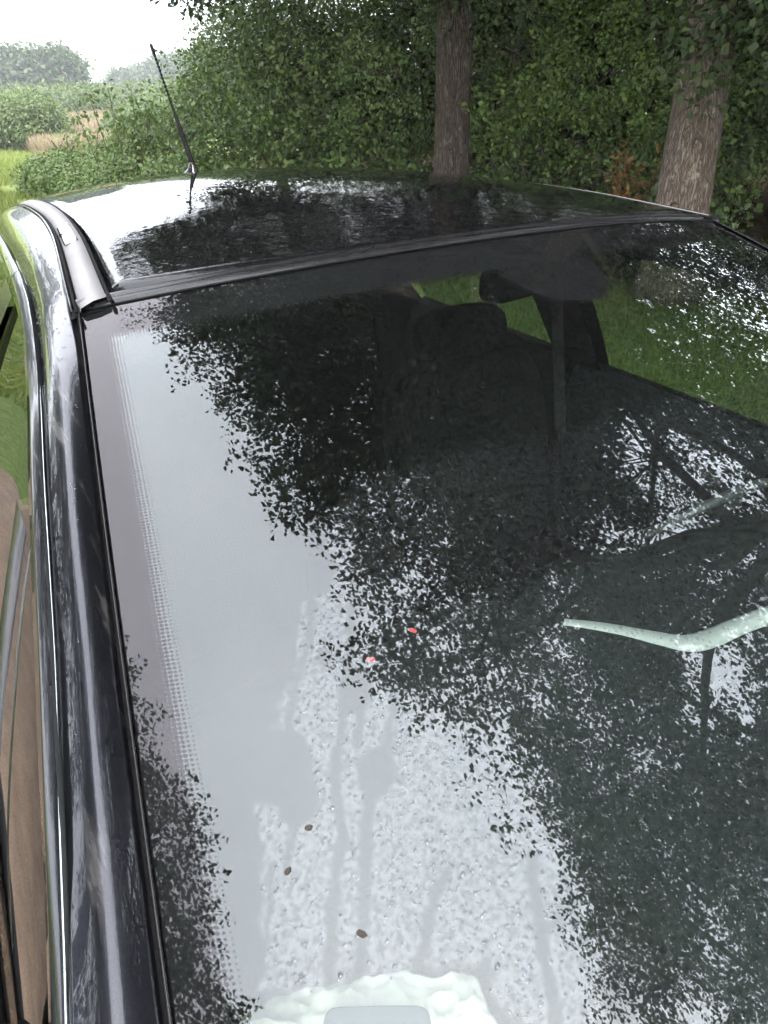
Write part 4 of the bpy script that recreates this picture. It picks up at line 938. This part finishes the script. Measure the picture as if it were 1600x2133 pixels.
# ------------------------------------------------------------------ inside the car
def pill(c, half, rot=(0, 0, 0), p=3.5, n=14):
    u = np.linspace(-np.pi / 2, np.pi / 2, n); v = np.linspace(-np.pi, np.pi, 2 * n, endpoint=False)
    def f(w, e): return np.sign(w) * np.abs(w) ** e
    e = 2 / p; rows = []
    R = np.array(Matrix.Rotation(rot[2], 3, 'Z') @ Matrix.Rotation(rot[1], 3, 'Y') @ Matrix.Rotation(rot[0], 3, 'X'))
    for a in u:
        q = np.stack([half[0] * f(np.cos(a), e) * f(np.cos(v), e), half[1] * f(np.cos(a), e) * f(np.sin(v), e), np.full(len(v), half[2] * f(np.sin(a), e))], 1)
        rows.append(q @ R.T + np.array(c))
    return rows
def make_interior():
    x = np.linspace(-.735, .735, 60)
    def bowz(k): return .012 * (1 - (x / .74) ** 2) * k
    prof = [(-1.17, .90), (-1.0, .945), (-.8, .958), (-.6, .962), (-.45, .958), (-.26, .950), (-.19, .92), (-.17, .86), (-.19, .72), (-.28, .55)]
    MB().loft([np.stack([x, np.full(60, y) + (.10 * (x / .74) ** 2 if y < -.9 else 0 * x), z + bowz(1)], 1) for y, z in prof]).build('dashboard', MAT['dash'], car)
    hood = MB().loft(pill((.07, -.68, .946), (.38, .42, .060), (0.06, 0, -.12), 2.6, 18), True).build('instrument_hood', MAT['hood_plastic'], car)
    P = spline([(-.095, -.385, 1.004), (-.06, -.425, 1.009), (-.02, -.478, 1.013), (.000, -.503, 1.016), (.030, -.512, 1.018), (.08, -.515, 1.019), (.16, -.524, 1.020), (.32, -.54, 1.018)], 60)
    Tn = unit(np.gradient(P, axis=0)); sd_ = unit(np.cross(Tn, [0, 0, 1.0])); wd = np.interp(np.linspace(0, 1, 60), [0, .04, .2, .33, .5, 1], [.010, .011, .012, .0145, .0125, .012])[:, None]
    MB().loft([P - sd_ * wd - [0, 0, .008], P - sd_ * wd, P - sd_ * wd * .5 + [0, 0, .005], P + sd_ * wd * .5 + [0, 0, .005], P + sd_ * wd, P + sd_ * wd - [0, 0, .008]]).build('hood_trim', MAT['silver_trim'], hood)
    # steering wheel on the far side
    st = empty('steering_wheel', (0, 0, 0), car)
    n = unit(np.array([0, .8, .6])); a = np.array([1., 0, 0]); b = np.cross(n, a); c = np.array([.40, -.17, .87])
    th = np.linspace(0, 2 * np.pi, 49)
    ringp = c + .185 * (np.cos(th)[:, None] * a + np.sin(th)[:, None] * b)
    MB().tube(ringp, .009, 10, False).build('wheel_rim', MAT['hub_grey'], st)
    MB().loft(pill(c - n * .02, (.07, .03, .055), (.6, 0, 0), 3), True).build('wheel_hub', MAT['dash'], st)
    for t_ in (0.0, math.pi, -math.pi / 2):
        e = c + .18 * (math.cos(t_) * a + math.sin(t_) * b); MB().tube([c - n * .02, (c + e) / 2 - n * .012, e], [.022, .016, .014], 8).build('wheel_spoke', MAT['dash'], st)
    MB().tube([c - n * .02, c - n * .2 + [0, 0, 0]], .035, 10).build('steering_column', MAT['dash'], st)
    for sx in (-1, 1):
        s = empty('front_seat', (0, 0, 0), car)
        MB().loft(pill((sx * .36, .12, .47), (.25, .27, .09), (.1, 0, 0), 4), True).build('seat_cushion', MAT['seat_cloth'], s)
        MB().loft(pill((sx * .36, .44, .78), (.23, .075, .29), (-.22, 0, 0), 4), True).build('seat_back', MAT['seat_cloth'], s)
        MB().loft(pill((sx * .36, .50, 1.10), (.125, .05, .07), (-.12, 0, 0), 3.2), True).build('headrest', MAT['seat_cloth'], s)
        for k in (-1, 1): MB().tube([(sx * .36 + k * .06, .49, 1.0), (sx * .36 + k * .06, .50, 1.1)], .006, 6).build('headrest_post', MAT['rim'], s)
        y0 = np.array([sx * .625, .47, 1.19]); y1 = np.array([sx * .655, .43, .80]); w = np.array([0, .021, 0])
        MB().loft([[y0 - w, y1 - w], [y0 + w, y1 + w], [y0 + w + [-sx * .002, 0, 0], y1 + w + [-sx * .002, 0, 0]], [y0 - w + [-sx * .002, 0, 0], y1 - w + [-sx * .002, 0, 0]]]).build('seat_belt', MAT['belt'], s, False)
    s = empty('rear_seat', (0, 0, 0), car)
    MB().loft(pill((0, 1.05, .47), (.62, .25, .10), (.08, 0, 0), 5), True).build('seat_cushion', MAT['seat_cloth'], s)
    MB().loft(pill((0, 1.40, .78), (.62, .08, .27), (-.3, 0, 0), 5), True).build('seat_back', MAT['seat_cloth'], s)
    for k in (-.38, .38): MB().loft(pill((k, 1.46, 1.08), (.12, .045, .06), (-.2, 0, 0), 3), True).build('headrest', MAT['seat_cloth'], s)
    m = empty('rear_view_mirror', (0, 0, 0), car)
    MB().loft(pill((.085, -.03, 1.365), (.105, .016, .032), (0, .05, .35), 3.2), True).build('mirror_body', MAT['rubber'], m)
    MB().tube([(.0, -.125, 1.425), (.03, -.09, 1.395), (.07, -.04, 1.368)], [.022, .014, .01], 10).build('mirror_stem', MAT['rubber'], m)
make_interior()

# ------------------------------------------------------------------ things lying on the dashboard and on the glass
def make_cloth():
    n, m = 70, 60; gx, gy = np.meshgrid(np.linspace(-1, 1, n), np.linspace(-1, 1, m), indexing='ij')
    ang = np.arctan2(gy, gx); sq = np.maximum(np.abs(gx), np.abs(gy)); rd = np.hypot(gx, gy)
    k = np.where(rd > 0, sq / np.maximum(rd, 1e-6), 1)
    q = np.stack([np.cos(ang) * 1.6, np.sin(ang) * 1.6, ang * 0], -1).reshape(-1, 3)
    ed = (1 + .35 * (vnoise(q, 51) - .5) + .18 * (vnoise(q * 3, 52) - .5)).reshape(n, m)
    x = gx * k * ed; y = gy * k * ed
    p = np.stack([x * 2.6, y * 2.6, x * 0], -1).reshape(-1, 3)
    rid = (1 - np.abs(2 * vnoise(p, 53) - 1)).reshape(n, m) ** 2; rid2 = (1 - np.abs(2 * vnoise(p * 2.4, 54) - 1)).reshape(n, m) ** 2
    rid3 = (1 - np.abs(2 * vnoise(p * 6.1, 55) - 1)).reshape(n, m) ** 2
    z = .974 + .017 * rid + .009 * rid2 + .003 * rid3 - .012 * np.clip(sq - .85, 0, 1) / .15 + .010 * (1 - sq)
    c, s = math.cos(-.45), math.sin(-.45)
    X = -.562 + .112 * x * c - .092 * y * s; Y = -.712 + .112 * x * s + .092 * y * c
    o = add('crumpled_cloth', np.stack([X, Y, z], -1).reshape(-1, 3), grid_faces(n, m, flip=True), MAT['cloth']); tag(o, 'crumpled white cloth lying on the dashboard under the lower windscreen', 'cloth')
    md = o.modifiers.new('thick', 'SOLIDIFY'); md.thickness = .0015; md.offset = -1
make_cloth()
ph = MB().loft(pill((-.560, -.705, 1.022), (.040, .034, .006), (0, 0, -.52), 8, 12), True).build('phone', MAT['phone']); tag(ph, 'dark grey phone lying on the crumpled white cloth', 'phone')
for (x, y, r, lab) in ((-.246, -.250, .5, 'small red tag on the dashboard in the middle of the windscreen'), (-.326, -.272, .9, 'small red tag on the dashboard nearer the dewy patch')):
    o = MB().loft(pill((x, y, .963), (.0025, .006, .002), (0, 0, r), 5, 8), True).build('red_tag', MAT['red']); tag(o, lab, 'tag', 'red tags on the dashboard')
def bit(t, s, size, rot, lab):
    c = S(t, s); n = Sn(np.array(t), np.array(s)); a = unit(np.cross(n, [math.cos(rot), math.sin(rot), 0])); b = np.cross(n, a)
    out = [(0, 0), (.35, .30), (.75, .25), (1, 0), (.8, -.28), (.3, -.22)]; V = []
    for k in (0.0006, .0016):
        V += [c + size * (u * a + v * b) + n * (k + .18 * size * abs(u - .5)) for u, v in out]
    o = add('fallen_leaf', V, [(5, 4, 3, 2, 1, 0), (6, 7, 8, 9, 10, 11)] + [(i, (i + 1) % 6, 6 + (i + 1) % 6, 6 + i) for i in range(6)], MAT['leaf_litter'], None, False); tag(o, lab, 'leaf', 'leaf bits on the windscreen')
bit(-.825, .69, .008, .8, 'curled leaf scrap low on the dewy windscreen above the white cloth')
bit(-.875, .645, .006, 2.0, 'tiny leaf scrap at the foot of a short water run')
bit(-.845, .622, .006, 1.4, 'tiny leaf scrap stuck beside the wiped round spot')
# ------------------------------------------------------------------ hazy air
hz, t, out = new_mat('haze_air')
vp = N(t, 'ShaderNodeVolumePrincipled'); vp.inputs['Color'].default_value = (.92, .95, 1, 1); vp.inputs['Density'].default_value = HAZE
vp.inputs['Anisotropy'].default_value = 0.0
L(t, vp.outputs[0], out.inputs['Volume'])
if HAZE > 0:
    o = MB().box((-1600, -1600, -8), (1600, 1600, 60)).build('haze', hz, None, False); tag(o, 'pale damp haze over the far field and hills', 'haze', kind='stuff')
